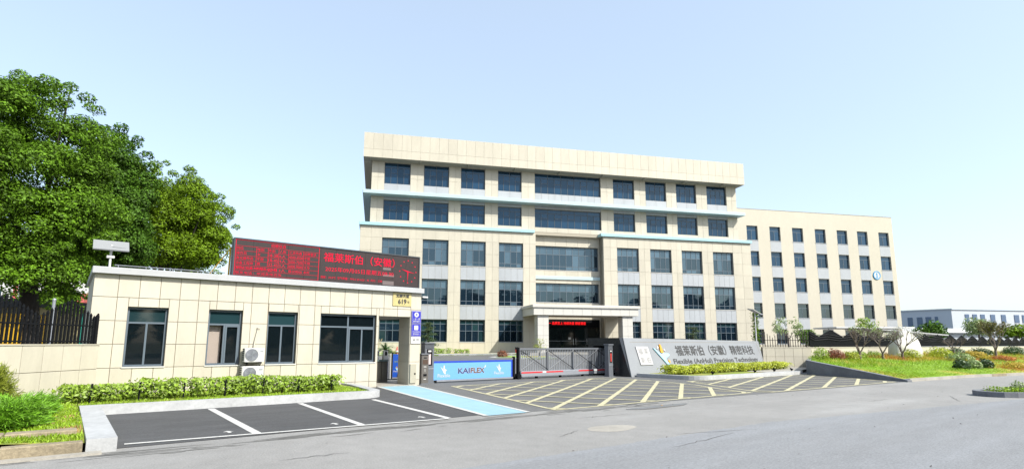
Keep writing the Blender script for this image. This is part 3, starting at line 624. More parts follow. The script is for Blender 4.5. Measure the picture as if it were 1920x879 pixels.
o_ = (11.25, YF, .1); s_ = thing('meter_box', 'cream metal meter box at the foot of guardhouse column', 'meter box', o_); MB(o_).bbox(11.12, 11.40, YF - .05, YF - .001, .1, .86, .01).build('body', mat('putty_metal', (.40, .38, .30), .5), s_); MB(o_).lathe([(.0, 0), (.03, 0), (.03, .02), (0, .02)], (0, 0, 0), 8)
MB(o_).box(11.31, 11.36, YF - .07, YF - .05, .44, .50).build('lock', m_black, s_)
# lamp on the cornice end, passage lights
s_ = thing('wall_lamp', 'small white wedge lamp under right end of guardhouse cornice', 'lamp', (11.6, YF, 3.6)); MB((11.6, YF, 3.6)).bbox(11.59, 11.85, YF - .1, YF + .1, 3.57, 3.63, .02).build('lamp_body', m_white, s_); MB((11.6, YF, 3.6)).box(11.581, 11.62, YF - .03, YF + .03, 3.52, 3.58).build('bracket', m_black, s_)
# AC units
def ac(x0, z0, lab, wd=.64, hb=.46):
    o_ = (x0, YF, z0); s_ = thing('air_conditioner', lab, 'air conditioner', o_, 0, 'air conditioners on the guardhouse wall')
    MB(o_).bbox(x0, x0 + wd, YF - .38, YF - .08, z0, z0 + hb, .025).build('case', m_white, s_)
    cx_, cz_ = x0 + wd * .36, z0 + hb * .5; g_ = MB(o_)
    for r in (.20, .155, .11, .065):
        pts = [(cx_ + r * math.cos(t), YF - .392, cz_ + r * math.sin(t)) for t in np.linspace(0, 2 * math.pi, 25)]; g_.tube(pts, .006, 4, False)
    for t in np.linspace(0, math.pi, 9)[:-1]: g_.tube([(cx_ - .2 * math.cos(t), YF - .389, cz_ - .2 * math.sin(t)), (cx_ + .2 * math.cos(t), YF - .389, cz_ + .2 * math.sin(t))], .003, 4, False)
    g_.build('fan_grille', m_steel_l, s_)
    f_ = MB(o_); f_.plate([(cx_ + .205 * math.cos(t), cz_ + .205 * math.sin(t)) for t in np.linspace(0, 2 * math.pi, 24, endpoint=False)], YF - .383, YF - .379); f_.build('fan_shade_disc', mat('fan_shadow_grey', (.22, .23, .27), .7), s_)  # flat disc, shade of the fan opening put in as grey
    b_ = MB(o_)
    for q in range(3):
        a = R(35 + 120 * q); b_.plate([(cx_, cz_), (cx_ + .18 * math.cos(a), cz_ + .18 * math.sin(a)), (cx_ + .16 * math.cos(a + .7), cz_ + .16 * math.sin(a + .7))], YF - .387, YF - .384)
    b_.build('fan_blade', m_steel_l, s_)
    MB(o_).box(x0 + wd * .76, x0 + wd * .93, YF - .384, YF - .38, z0 + hb * .72, z0 + hb * .80).build('label_strip', m_steel_l, s_)
    k_ = MB(o_)
    for xx in (x0 + .08, x0 + wd - .12): k_.box(xx, xx + .04, YF - .40, YF - .001, z0 - .05, z0 - .004); k_.tube([(xx + .02, YF - .36, z0 - .05), (xx + .02, YF - .01, z0 - .26)], .012, 5)
    k_.build('bracket', m_black, s_)
    h_ = MB(o_)
    for q in range(6): h_.box(x0 - .012, x0 - .001, YF - .34, YF - .12, z0 + .06 + q * .07, z0 + .085 + q * .07)
    h_.build('side_vent', m_black, s_)
ac(4.75, 1.06, 'upper white air conditioner between second and third guardhouse windows'); ac(4.70, .44, 'lower white air conditioner partly hidden by the guardhouse hedge', .70, .48)
p_ = MB(); p_.tube([(5.22, YF + .0, 2.2), (5.2, YF - .06, 2.14), (5.13, YF - .05, 1.8), (5.1, YF - .08, 1.56)], .022, 6); p_.lathe([(.0, 0), (.05, 0), (.05, .04), (0, .04)], (5.22, YF - .03, 2.17), 8)
tag(p_.build('coolant_pipe', m_tile_far), 'thin cream coolant pipe running down to upper air conditioner', 'pipe')
# solar lamp and rail on the roof
o_ = (.93, 23, 3.94); s_ = thing('solar_lamp', 'white solar panel lamp on a post at guardhouse roof corner', 'solar lamp', o_)
MB(o_).tube([(.93, 23, 3.9), (.93, 23, 4.95)], .035, 8).build('post', m_white, s_)
b = MB(o_); t_ = R(18); b.add([(.42, 22.78, 4.72), (1.42, 22.78, 4.72), (1.42, 23.25, 5.08), (.42, 23.25, 5.08), (.42, 22.755, 4.755), (1.42, 22.755, 4.755), (1.42, 23.225, 5.115), (.42, 23.225, 5.115)], [(0, 3, 2, 1), (4, 5, 6, 7), (0, 1, 5, 4), (1, 2, 6, 5), (2, 3, 7, 6), (3, 0, 4, 7)]); b.build('solar_panel', mat('pale_panel_back', (.27, .28, .285), .5), s_)
MB(o_).bbox(.82, 1.04, 22.93, 23.07, 4.50, 4.58, .01).build('lamp_head', m_white, s_); MB(o_).tube([(.95, 22.9, 4.86), (1.33, 22.88, 4.84)], .012, 5).build('cable', m_black, s_)
b = MB(); b.tube([(1.0, 21.6, 4.12), (4.2, 21.6, 4.12)], .012, 5)
for i in range(5): b.tube([(1.1 + i * .75, 21.6, 3.94), (1.1 + i * .75, 21.6, 4.12)], .012, 5)
tag(b.build('roof_rail', m_steel_l), 'thin metal rail along the left guardhouse roof edge', 'railing')

# =================================================================== BOUNDARY WALL AND PICKET FENCE, LEFT
def tiled_wall(name, label, p_left, d, L, z0, z1, th, xs, zs, plain=None):
    rz = math.atan2(d[1], d[0]); o = thing(name, label, 'wall', (p_left[0], p_left[1], 0), rz)
    MB().box(0, L, .02, th, z0, z1).build('core', plain or m_joint, o)
    if xs:
        for (a, b, c, e) in split_cells(xs, zs, []): panel_obj('panel', a + .007, b - .007, c + .007, e - .007, 0, .02, m_tile, o, (0, 0, 0))
    MB().box(-.02, L + .0, -.02, th + .02, z1, z1 + .03).build('coping', m_tile_far, o)
    return o, rz
DL = Vector((-.66, -.75)).normalized() * -1; LW = 8.0; PL = Vector((.80, 20.75)) - DL * LW
wl, rzl = tiled_wall('boundary_wall', 'cream tiled boundary wall under the left picket fence', PL, DL, LW, -.1, 1.615, .24, [LW - .62 * k for k in range(13, -1, -1) if LW - .62 * k >= 0], [.15, .92, 1.615])
def spear(mb, x, y, z0, z1, wd=.05, th=.03, knobs=True, seed=0):
    mb.box(x - wd / 2, x + wd / 2, y - th / 2, y + th / 2, z0, z1)
    h = .09; mb.add([(x - wd * .75, y - th * .6, z1), (x + wd * .75, y - th * .6, z1), (x + wd * .75, y + th * .6, z1), (x - wd * .75, y + th * .6, z1), (x, y, z1 + h)], [(0, 1, 4), (1, 2, 4), (2, 3, 4), (3, 0, 4)])
    if knobs:
        for zz_ in (z1 - .10, z1 - .30, z1 - .46):
            r = .045; mb.add([(x, y - r * .8, zz_), (x + r, y, zz_ + .03), (x, y + r * .8, zz_), (x - r, y, zz_ - .03), (x + .01, y, zz_ + .07), (x - .01, y, zz_ - .07)], [(0, 1, 4), (1, 2, 4), (2, 3, 4), (3, 0, 4), (1, 0, 5), (2, 1, 5), (3, 2, 5), (0, 3, 5)])
def fence_profile(s, per, lo, hi):
    f = (s / per) % 1; return lo + (hi - lo) * (1 - abs(2 * f - 1)) ** .9
pf = thing('picket_fence', 'black spear topped metal fence with wavy top on left boundary wall', 'fence', (PL.x, PL.y, 1.645), rzl)
for i in range(56):
    s_ = LW - .16 - i * .122; mb = MB((0, 0, 1.645)); spear(mb, s_, .12, 1.66, fence_profile(LW - .2 - s_ + .15, 1.95, 2.33, 2.82), .055, .035); mb.build('picket', m_black, pf)
for z in (1.72, 2.17): MB((0, 0, 1.645)).box(.5, LW - .05, .095, .145, z - .02, z + .02).build('rail', m_black, pf)
mb = MB((0, 0, 1.645)); mb.plate([(LW - .12, 1.66), (LW + .02, 1.66), (LW + .05, 2.0), (LW + .01, 2.35), (LW - .06, 2.55), (LW - .12, 2.4)], .06, .2); mb.build('end_plate', m_black, pf)

# =================================================================== GATE AREA
o_ = (17.24, 21.4, 0); sg = thing('sliding_gate', 'grey metal sliding gate with crossed braces and red stripes', 'gate', o_)
G0, G1 = 17.24, 24.6; YG = 21.4
MB(o_).bbox(G0 + .1, G1, YG - .05, YG + .05, 1.38, 1.47, .01).build('top_rail', m_steel, sg)
mb = MB(o_); mb.bbox(G0 + .12, G1, YG - .13, YG + .13, .12, .37, .03); mb.build('bottom_beam', m_steel_l, sg)
for a, b, m in [(.15, 1.5, m_redstripe), (1.5, 1.75, m_white), (1.75, 2.9, m_redstripe), (4.0, 5.1, m_redstripe), (5.1, 5.4, m_white), (5.4, 6.6, m_redstripe)]: MB(o_).box(G0 + a, G0 + b - .01, YG - .134, YG - .13, .27, .34).build('reflective_stripe', m, sg)
for i in range(int((G1 - G0 - .2) / .115)):
    x = G0 + .2 + i * .115; MB(o_).box(x, x + .034, YG - .012, YG + .012, .37, 1.38).build('picket', m_steel_l, sg)
mb0 = None
for j in range(4):
    x0 = G0 + .14 + j * 1.78; x1 = x0 + 1.78
    MB(o_).box(x0 - .04, x0 + .04, YG - .06, YG + .06, .37, 1.38).build('stile', m_steel, sg)
    MB(o_).tube([(x0, YG - .075, .40), (x1, YG - .075, 1.36)], .018, 5).build('brace', m_alu, sg); MB(o_).tube([(x0, YG - .095, 1.36), (x1, YG - .095, .40)], .016, 5).build('brace', m_black, sg)
mb = MB(o_); mb.bbox(G0 - .02, G0 + .09, YG - .08, YG + .08, .0, 1.5, .015); mb.box(G0 - .1, G0 + .02, YG - .05, YG + .05, 1.40, 1.52); mb.build('end_post', m_black, sg)
for z in (.12,): MB(o_).tube([(G0 + .03, YG - .14, .13), (G0 + .03, YG + .14, .13)], .13, 12).build('wheel', m_black, sg)
for k in range(4):
    x = G0 + 1.2 + k * 1.6; MB(o_).tube([(x, YG - .05, .06), (x, YG + .05, .06)], .06, 10).build('wheel', m_black, sg)
o_ = (12.57, 21.4, 0); ba = thing('barrier_gate', 'low barrier gate with pale blue printed banner panel', 'barrier', o_)
B0, B1, YB = 12.60, 16.85, 21.4
MB(o_).box(B0, B1, YB - .02, YB + .02, .13, .86).build('banner', m_bluebox, ba)
mb = MB(o_); mb.box(B0, B1 + .06, YB - .035, YB + .03, .86, .925); mb.box(B1, B1 + .06, YB - .035, YB + .03, .13, .86); mb.build('banner_trim', m_bluetop, ba)
MB(o_).box(B0, B1 + .1, YB - .03, YB + .05, .93, 1.03).build('top_arm', m_steel, ba)
MB(o_).box(B0, B1 + .1, YB - .04, YB + .04, .055, .125).build('bottom_arm', m_steel_l, ba)
MB(o_).bbox(B1 + .10, B1 + .22, YB - .06, YB + .06, .0, 1.08, .012).build('end_post', m_black, ba)
MB(o_).tube([(B1 + .16, YB - .06, .06), (B1 + .16, YB + .06, .06)], .06, 10).build('wheel', m_black, ba); MB(o_).box(B0 + .02, B0 + .14, YB - .07, YB + .07, .0, .12).build('floor_guide', m_black, ba)
MB(o_).box(B0, B1 + .2, YB - .05, YB + .05, .001, .022).build('floor_rail', m_greyroof, ba)
yb = YB - .022
for s_, x0, x1, m in [('KAI', 13.86, 14.46, mat('dark_blue_ink', (.03, .05, .16), .5)), ('FLEX', 14.53, 15.27, mat('dark_brown_ink', (.13, .075, .065), .5))]:
    mb = MB(o_)
    put_text(mb, s_, x0, x1, .385, .60, yb, .006, bold=.012)
    mb.build('lettering', m, ba)
mb = MB(o_)
for s_, x0, x1 in [('KAI', 13.86, 14.46), ('FLEX', 14.53, 15.27)]:
    for dx, dz in [(-.022, 0), (.022, 0), (0, .022), (0, -.022)]: put_text(mb, s_, x0 + dx, x1 + dx, .385 + dz, .60 + dz, yb, .003 + .0004 * (dx > 0) + .0008 * (dz > 0))
mb.build('lettering_outline', m_white, ba)
mb = MB(o_); mb.plate([(15.33 + .035 * math.cos(t), .665 + .035 * math.sin(t)) for t in np.linspace(0, 6.28, 12, endpoint=False)], yb - .003, yb); mb.plate([(15.27, .60), (15.31, .59), (15.37, .70), (15.33, .70)], yb - .0035, yb); mb.build('logo_dot', m_white, ba)
def emblem(par, off, cx, cz, s, y, txt):
    q = lambda pts: [(cx + a * s, cz + b * s) for a, b in pts]
    mb = MB(off); mb.plate(q([(-.55, .42), (.05, -.55), (.28, -.50), (.22, -.22), (.42, -.12), (.30, .06), (-.10, .02)][::1]), y - .004, y); mb.build('logo_swoosh', m_skyblue if par is not ba else m_white, par)
    mb = MB(off); mb.plate(q([(-.12, .08), (.14, .06), (.08, .55), (-.05, .56)]), y - .006, y); mb.build('logo_bar', m_orange if par is not ba else mat('cream_ink', (.62, .60, .45), .5), par)
    mb = MB(off); put_text(mb, txt, cx - .95 * s, cx + .95 * s, cz - .98 * s, cz - .55 * s, y, .005); mb.build('logo_lettering', m_white, par)
emblem(ba, o_, 13.12, .56, .33, yb, 'Flexible'); emblem(ba, o_, 16.12, .57, .30, yb, 'Flexible')
# access terminals
def cabinet(x0, x1, y0, y1, h, lab, m, screen=True, strip=None):
    o_ = ((x0 + x1) / 2, y0, 0); t = thing('access_terminal', lab, 'terminal', o_, 0, 'access terminals at the gate')
    w_ = x1 - x0
    MB(o_).bbox(x0, x1, y0, y1, .03, h, .02).build('case', m, t); MB(o_).box(x0 - .02, x1 + .02, y0 - .02, y1 + .02, 0, .05).build('base_plate', m_steel, t)
    MB(o_).bbox(x0 - .03, x1 + .03, y0 - .04, y1 + .02, h, h + .05, .012).build('lid', m_steel, t)
    if strip:
        MB(o_).box(x0 + w_ * .22, x1 - w_ * .22, y0 - .01, y0 - .001, h * .45, h * .86).build('screen', m_black, t)
        MB(o_).box(x0 + w_ * .34, x1 - w_ * .34, y0 - .016, y0 - .0105, h * .79, h * .83).build('lamp', m_white, t)
        MB(o_).box(x0 + w_ * .38, x1 - w_ * .38, y0 - .016, y0 - .0105, h * .48, h * .74).build('signal_strip', strip, t)
        for q in range(3): MB(o_).box(x0 + .03, x1 - .03, y0 - .006, y0 - .001, h * (.88 + .035 * q), h * (.90 + .035 * q)).build('vent', m_greyroof, t)
        MB(o_).box(x0 + .01, x1 - .01, y0 - .006, y0 - .001, h * .365, h * .385).build('band', m_steel_l, t)
    else:
        MB(o_).box(x0 + w_ * .15, x1 - w_ * .15, y0 - .01, y0 - .001, h * .68, h * .83).build('screen', mat('brown_screen', (.09, .06, .045), .2), t)
        MB(o_).box(x0 + w_ * .3, x1 - w_ * .3, y0 - .012, y0 - .001, h * .88, h * .91).build('camera_window', m_black, t)
        MB(o_).box(x0 + w_ * .28, x1 - w_ * .28, y0 - .012, y0 - .001, h * .28, h * .35).build('card_slot', m_black, t)
        for za in (.58, .17): MB(o_).box(x0 + w_ * .3, x1 - w_ * .35, y0 - .012, y0 - .001, h * za, h * (za + .025)).build('button', m_white, t)
        MB(o_).box(x0 + w_ * .45, x0 + w_ * .5, y0 - .012, y0 - .001, h * .42, h * .52).build('handle', m_white, t)
    return t
cabinet(11.78, 12.13, 20.98, 21.22, 1.22, 'low grey brown card terminal standing beside the guardhouse column', mat('taupe_metal', (.16, .15, .14), .35, metal=.3))
cabinet(12.10, 12.56, 21.28, 21.66, 1.68, 'tall grey barrier cabinet at left end of blue banner', m_steel, True, mat('pale_pink_light', (.62, .50, .50), .4))
cabinet(22.32, 22.66, 20.15, 20.45, 1.62, 'tall dark grey cabinet standing before black gate housing', m_steel, True, m_conered)
# pedestrian passage
o_ = (10.7, 22.6, 0); t = thing('turnstile', 'stainless steel turnstile cabinet in the guardhouse passage', 'turnstile', o_)
MB(o_).bbox(10.42, 11.02, 22.5, 22.75, .03, .93, .03).build('case', m_stainless, t); MB(o_).bbox(10.42, 11.02, 22.46, 22.79, .93, 1.0, .02).build('lid', mat('teal_grey_lid', (.10, .14, .14), .3), t); MB(o_).box(10.70, 10.715, 22.495, 22.5, .1, .9).build('seam', m_black, t)
for x in (10.55, 10.95):
    MB(o_).bbox(x - .1, x + .1, 22.62, 22.72, 1.0, 1.38, .02).build('reader_head', m_white, t); MB(o_).box(x - .045, x + .045, 22.61, 22.62, 1.17, 1.34).build('reader_screen', m_black, t)
o_ = (11.4, 22.85, 0); t = thing('pedestrian_gate', 'black framed pedestrian gate with white bars and blue panel', 'gate', o_)
mb = MB(o_); bars(mb, 11.02, 11.84, .12, 1.30, 22.83, 22.88, [(11.36, .16, 1.26)], [], .04); mb.build('frame', m_black, t)
for i in range(4): MB(o_).box(11.08 + i * .068, 11.11 + i * .068, 22.84, 22.87, .16, 1.26).build('bar', m_white, t)
MB(o_).box(11.40, 11.78, 22.835, 22.86, .22, 1.22).build('panel', m_bluegate, t)
emblem(t, o_, 11.59, .60, .16, 22.832, 'Flexible'); mb = MB(o_); put_text(mb, 'KAIFLEX', 11.47, 11.72, .86, .93, 22.833); mb.build('lettering', m_paleleaf, t)
MB(o_).bbox(11.80, 11.92, 22.78, 22.9, 1.24, 1.42, .02).build('motor', m_black, t); MB(o_).box(11.78, 11.86, 22.82, 22.89, 0, 1.3).build('post', m_black, t)

# =================================================================== SIGN WALL
o_ = (29.9, 19.3, 0); sw = thing('sign_wall', 'leaning grey granite sign wall with engraved Chinese and English company name', 'sign wall', o_)
def onslab(x, y, z): t = (z - .05) / 1.95; return (x, 19.3 + .7 * t + y * .941, z - y * .338)
def slabbox(mb, x0, x1, z0, z1, d0, d1):
    vs = [onslab(x, d, z) for d in (d0, d1) for x, z in ((x0, z0), (x1, z0), (x1, z1), (x0, z1))]
    mb.add(vs, [(0, 1, 2, 3), (7, 6, 5, 4), (1, 0, 4, 5), (2, 1, 5, 6), (3, 2, 6, 7), (0, 3, 7, 4)])
mb = MB(o_); F = lambda x, z, d: onslab(x, d, z)
A = [F(23.07, .0, 0), F(36.55, .0, 0), F(37.05, 1.885, 0), F(23.32, 2.0, 0)]; Bk = [(23.07, 19.55, 0), (36.55, 19.55, 0), (37.05, 20.25, 1.885), (23.32, 20.25, 2.0)]
mb.add(A + Bk, [(0, 1, 2, 3), (7, 6, 5, 4), (1, 0, 4, 5), (2, 1, 5, 6), (3, 2, 6, 7), (0, 3, 7, 4)]); mb.build('slab', m_stone, sw)
for a, b, c, d in [(23.75, 36.65, 1.775, 1.79), (36.64, 36.66, .1, 1.775)]:
    mb = MB(o_); slabbox(mb, a, b, c, d, -.003, .004); mb.build('groove', m_joint, sw)
mb = MB(o_); put_text(mb, '福莱斯伯（安徽）精密科技', 27.5, 35.95, 1.02, 1.60, 0, .01, onslab, .012); mb.build('chinese_lettering', m_letter, sw)
mb = MB(o_); put_text(mb, 'Flexible (AnHui) Precision Technology', 27.0, 36.05, .50, .85, 0, .01, onslab, .010); mb.build('english_lettering', m_letter, sw)
mb = MB(o_); slabbox(mb, 24.05, 25.07, .57, 1.53, -.05, -.004); mb.build('plaque', mat('marble_plaque', (.47, .46, .46), .4, noise=[(3, .05)]), sw)
mb = MB(o_)
for s_, a, c in [('福', 24.17, 1.12), ('莱', 24.62, 1.12), ('斯', 24.17, .67), ('伯', 24.62, .67)]: put_text(mb, s_, a, a + .33, c, c + .30, -.051, .004, onslab)
mb.build('plaque_lettering', mat('faint_grey_ink', (.22, .22, .22), .6), sw)
def slabplate(name, poly, m, d0=-.06):
    n = len(poly); vs = [onslab(x, d0, z) for x, z in poly] + [onslab(x, -.003, z) for x, z in poly]
    MB(o_).add(vs, [tuple(range(n)), tuple(range(2 * n - 1, n - 1, -1))] + [((i + 1) % n, i, n + i, n + (i + 1) % n) for i in range(n)]).build(name, m, sw)
slabplate('emblem_swoosh', [(25.48, 1.45), (26.36, .50), (26.50, .56), (26.30, .84), (26.40, .92), (26.62, .99), (26.76, 1.06), (26.66, 1.15), (26.40, 1.17), (26.02, 1.14), (25.86, 1.24), (25.60, 1.41)], m_skyblue)
slabplate('emblem_bar', [(26.02, 1.19), (26.28, 1.16), (26.22, 1.63), (26.11, 1.65)], m_orange, -.07)
slabplate('emblem_dot', [(26.56 + .08 * math.cos(t), .72 + .09 * math.sin(t)) for t in np.linspace(0, 6.28, 12, endpoint=False)], m_orange, -.05)
slabplate('emblem_leaf', [(25.80, 1.43), (25.88, 1.40), (26.0, 1.50), (25.92, 1.56)], m_white, -.05); slabplate('emblem_leaf', [(26.36, 1.33), (26.48, 1.27), (26.50, 1.36), (26.42, 1.43)], m_white, -.05)
o_ = (24, 21.2, 0); hs = thing('gate_housing', 'black granite gate housing with dark opening behind the sign wall', 'gate housing', o_)
def yzpl(mb, poly, x0, x1):
    n = len(poly); vs = [(x0, y, z) for y, z in poly] + [(x1, y, z) for y, z in poly]
    mb.add(vs, [tuple(range(n - 1, -1, -1)), tuple(range(n, 2 * n))] + [(i, (i + 1) % n, n + (i + 1) % n, n + i) for i in range(n)])
mb = MB(o_); yzpl(mb, [(19.33, -.02), (20.35, -.02), (20.60, 1.58), (20.60, 2.0), (20.03, 2.0)], 23.04, 23.30); mb.build('jamb', m_blackstone, hs)
mb = MB(o_); mb.box(23.04, 30, 20.602, 22.3, 1.58, 2.0); mb.build('lintel', m_blackstone, hs)
mb = MB(o_); mb.box(23.04, 30, 21.9, 22.3, -.02, 1.579); mb.box(29.8, 30, 20.6, 21.9, -.02, 1.579); mb.build('back_wall', m_blackstone, hs)
hedge_row('privet_hedge', 'clipped golden green hedge along the foot of grey sign wall', (23.75, 17.75), (36.0, 17.75), .15, .48, .75, 1150, .05, m_hedgey, clump=.38)
for i, (x, y) in enumerate([(29.5, 16.2), (31.4, 16.1), (33.2, 16.0), (25.8, 16.4)]):
    t = thing('spot_lamp', ['small black ground spotlight on planter kerb below the sign wall middle', 'small black ground spotlight third from left on the sign planter kerb', 'small black ground spotlight nearest the tan wall on planter kerb', 'small black ground spotlight nearest the rounded end of planter kerb'][i], 'lamp', (x, y, .15), 0, 'ground spotlights before the sign wall'); MB((x, y, .15)).tube([(x, y, .15), (x, y + .03, .27)], .02, 6).build('stem', m_black, t); MB((x, y, .15)).tube([(x, y - .07, .24), (x, y + .07, .31)], [.055, .04], 8).build('lamp_head', m_black, t)

# =================================================================== TAN TILED WALL, LONG RIGHT WALL, FENCES
DT = Vector((.79, -.613)).normalized(); LT = 3.3; PT = Vector((39.85, 17.76)) - DT * LT
wt, rzt = tiled_wall('boundary_wall', 'tan tiled wall between grey sign wall and sloping lawn', PT, DT, LT, -.05, 1.47, .24, [0] + [LT - .615 * k for k in range(5, -1, -1)], [.0, .86, 1.47])
tf = thing('picket_fence', 'thin dark spear fence on the tan tiled wall', 'fence', (PT.x, PT.y, 1.5), rzt)
for i in range(19):
    s_ = LT - .12 - i * .172; mb = MB((0, 0, 1.5)); spear(mb, s_, .12, 1.51, fence_profile(LT - s_ + .35, 1.45, 2.05, 2.62), .04, .025, False); mb.build('picket', mat('rusty_black_metal', (.035, .025, .022), .6), tf)
for z in (1.58, 1.95): MB((0, 0, 1.5)).box(.1, LT, .1, .14, z - .018, z + .018).build('rail', m_black, tf)
wr, _ = tiled_wall('boundary_wall', 'long smooth cream wall behind the planted right lawn', (39.9, 17.78), (1, 0), 105, -.1, 1.46, .24, None, None, m_tile_far)
rf = thing('picket_fence', 'dense black fence with zigzag mountain tops on long cream wall', 'fence', (39.9, 17.88, 1.5))
mb = MB((0, 0, 1.5)); n = 0
for i in range(520):
    s_ = .12 + i * .135
    if s_ > 70: break
    spear(mb, s_, .02, 1.51, fence_profile(s_ + 2.4, 3.95, 2.14, 2.66) - (.0 if s_ < 25 else .05), .115, .05, False)
mb.build('picket_row', m_black, rf, kind='stuff')
for dz in (.10, .26, .42):
    pts = []
    for q in range(0, 37): s_ = .3 + q * 3.95 / 2 - 1.5; pts.append((max(.1, s_), -.05, fence_profile(max(.1, s_) + 2.4, 3.95, 2.14, 2.66) - dz))
    MB((0, 0, 1.5)).tube(pts, .022, 5).build('wave_rail', mat('worn_black_paint', (.045, .045, .05), .8, spec=.05), rf)
for z in (1.58,): MB((0, 0, 1.5)).box(.05, 70, -.02, .06, z - .03, z + .03).build('rail', m_black, rf)
# boulder before the wall
def boulder(name, label, c, r, seed):
    b = bpy.data.meshes.new(name); import bmesh
    bm = bmesh.new(); bmesh.ops.create_icosphere(bm, subdivisions=4, radius=1); rr = random.Random(seed); ph = [rr.random() * 6 for _ in range(6)]
    for v in bm.verts:
        p = v.co; k = 1 + .10 * math.sin(p.x * 2.3 + ph[0]) * math.cos(p.z * 2 + ph[1]) + .05 * math.sin(p.y * 5 + ph[2]) + .04 * math.sin(p.x * 6 + p.z * 5 + ph[3])
        q = max(abs(p.x), abs(p.z) * .9, abs(p.y)); k *= (1 / q) ** .30
        v.co = Vector((p.x * r[0], p.y * r[1], max(p.z * r[2], -.3 * r[2]))) * k
    bm.to_mesh(b); bm.free(); b.materials.append(m_boulder); b.polygons.foreach_set('use_smooth', [True] * len(b.polygons))
    return tag(link(name, b, None, c), label, 'boulder')
boulder('boulder', 'large pale boulder rising above the lawn before the fence', (51.6, 15.9, .75), (2.05, .9, 1.75), 3)

# =================================================================== MAIN OFFICE BUILDING (own frame: x along the front, y into it)
OM = (19.1, 53.41, .7)
def mw(X, d): c, s = math.cos(A_M), math.sin(A_M); return (c * X - s * d, s * X + c * d)
bx, by = mw(19.1, 53.41)
ob = thing('office_building', 'five storey cream office building with wide roof fascia and pale blue ledges', 'building', (bx, by, .7), A_M)
WX = [(.318, 2.817), (4.118, 6.602), (7.80, 10.257), (11.59, 14.053), (15.457, 22.70), (24.125, 26.562), (27.884, 30.329), (31.547, 33.974), (35.295, 37.751)]
WZ = [(1.80, 3.912), (5.286, 7.731), (9.061, 11.526), (13.382, 15.339), (16.952, 19.078)]
YL, YR, YU = 53.41, 54.5, 54.0
wall = MB(OM); wall.m = 0
lw_cols = [0, 1, 2, 3]; rw_cols = [5, 6, 7, 8]
def col_holes(cols, rows): return [(WX[c][0], WX[c][1], WZ[r][0], WZ[r][1]) for c in cols for r in rows]
hL = col_holes(lw_cols, (0, 1, 2)); hR = col_holes(rw_cols, (0, 1, 2)); hU = col_holes(range(9), (3, 4))
W52 = (15.46, 22.5, 5.80, 7.76); W53 = (15.46, 22.5, 9.10, 11.58); DOOR = (16.9, 22.5, .9, 4.1)
skin(wall, -1.72, 15.35, .6, 12.65, YL + .02, .3, hL); skin(wall, 22.62, 40.0, .6, 12.65, YL + .02, .3, hR)
skin(wall, 15.35, 22.62, .6, 12.8, YR + .02, .3, [W52, W53, DOOR]); skin(wall, -.88, 39.0, 12.6, 19.2, YU + .02, .3, hU)
wall.m = 1
wall.box(-1.72, 15.35, YL + .32, 71, .5, 12.6); wall.box(22.62, 40.0, YL + .32, 71, .5, 12.6); wall.box(15.35, 22.62, YR + .32, 71, 4.2, 12.6); wall.box(15.35, 22.62, YR + 4, 71, .5, 4.2)
for x in (15.345, 22.625): wall.box(x - .005, x + .005, YL + .025, YR + .02, .6, 12.62)
for x in (-1.72, 39.995): wall.box(x, x + .005, YL + .025, 71, .6, 12.62)
wall.box(-.88, 39.0, YU + .32, 70.5, 12.6, 19.2); wall.box(-.88, -.875, YU + .02, 70, 12.6, 19.2); wall.box(38.995, 39.0, YU + .02, 70, 12.6, 19.2)
wall.box(15.36, 22.6, YR + .33, YR + .4, 4.15, 4.5)
wall.m = 2; wall.box(-1.73, 15.34, YL + .05, 54.3, 12.61, 12.64); wall.box(22.63, 40, YL + .05, 54.3, 12.61, 12.64)
wall.build('wall', [m_joint_main, m_tile_far, m_soffit], ob)
# facade panels
recs = []; spand = []
def piers(x0, x1, cols):
    xs = [x0]
    for c in cols:
        a, b = WX[c]; xs += [(xs[-1] + a) / 2] if a - xs[-1] > .9 else []; xs += [a]; nn_ = max(2, round((b - a) / 1.24)); xs += [a + (b - a) * k / nn_ for k in range(1, nn_ + 1)]
    if x1 - xs[-1] > .9: xs += [(xs[-1] + x1) / 2]
    return xs + [x1]
zsL = [.6, 1.8, 2.86, 3.912, 5.286, 6.5, 7.731, 9.061, 10.29, 11.526, 12.62]
def spans(cols, z0, z1, y, n=4):
    for c in cols:
        a, b = WX[c]; k_ = n if b - a < 4 else 10
        for i in range(k_): spand.append((a + (b - a) * i / k_, a + (b - a) * (i + 1) / k_, z0, z1, y))
for x0, x1, cols in ((-1.72, 15.35, lw_cols), (22.62, 40.0, rw_cols)):
    hs_ = col_holes(cols, (0, 1, 2)) + [(WX[c][0], WX[c][1], WZ[r][1], WZ[r + 1][0]) for c in cols for r in (0, 1)]
    recs += [(*q, YL) for q in split_cells(piers(x0, x1, cols), zsL, hs_)]
    for r in (0, 1): spans(cols, WZ[r][1], WZ[r + 1][0], YL)
recs += [(*q, YR) for q in split_cells([15.36] + [15.36 + 7.25 * k / 6 for k in range(1, 7)], [.6, 2.4, 4.15, 5.80, 7.76, 9.10, 11.58, 12.6], [W52, W53, DOOR])]
pu = piers(-.88, 39.0, range(9))
recs += [(*q, YU) for q in split_cells(pu, [12.9, 14.3, 15.66], hU + [(WX[c][0], WX[c][1], 15.339, 15.7) for c in range(9)] )]
recs += [(*q, YU) for q in split_cells(pu, [16.0, 17.55, 19.17], hU + [(WX[c][0], WX[c][1], 15.9, 16.952) for c in range(9)])]
spans(range(9), 15.339, 15.66, YU, 2); spans(range(9), 16.0, 16.952, YU, 2)
RX0, RX1, RY = -1.70, 39.45, 53.0
fx = np.linspace(RX0, RX1, 47)
recs += [(fx[i], fx[i + 1], za, zb, RY) for i in range(46) for za, zb in ((19.17, 19.98), (19.98, 21.6))]
recs.sort(key=lambda r: -(r[1] - r[0]) * (r[3] - r[2]))
small = MB(OM)
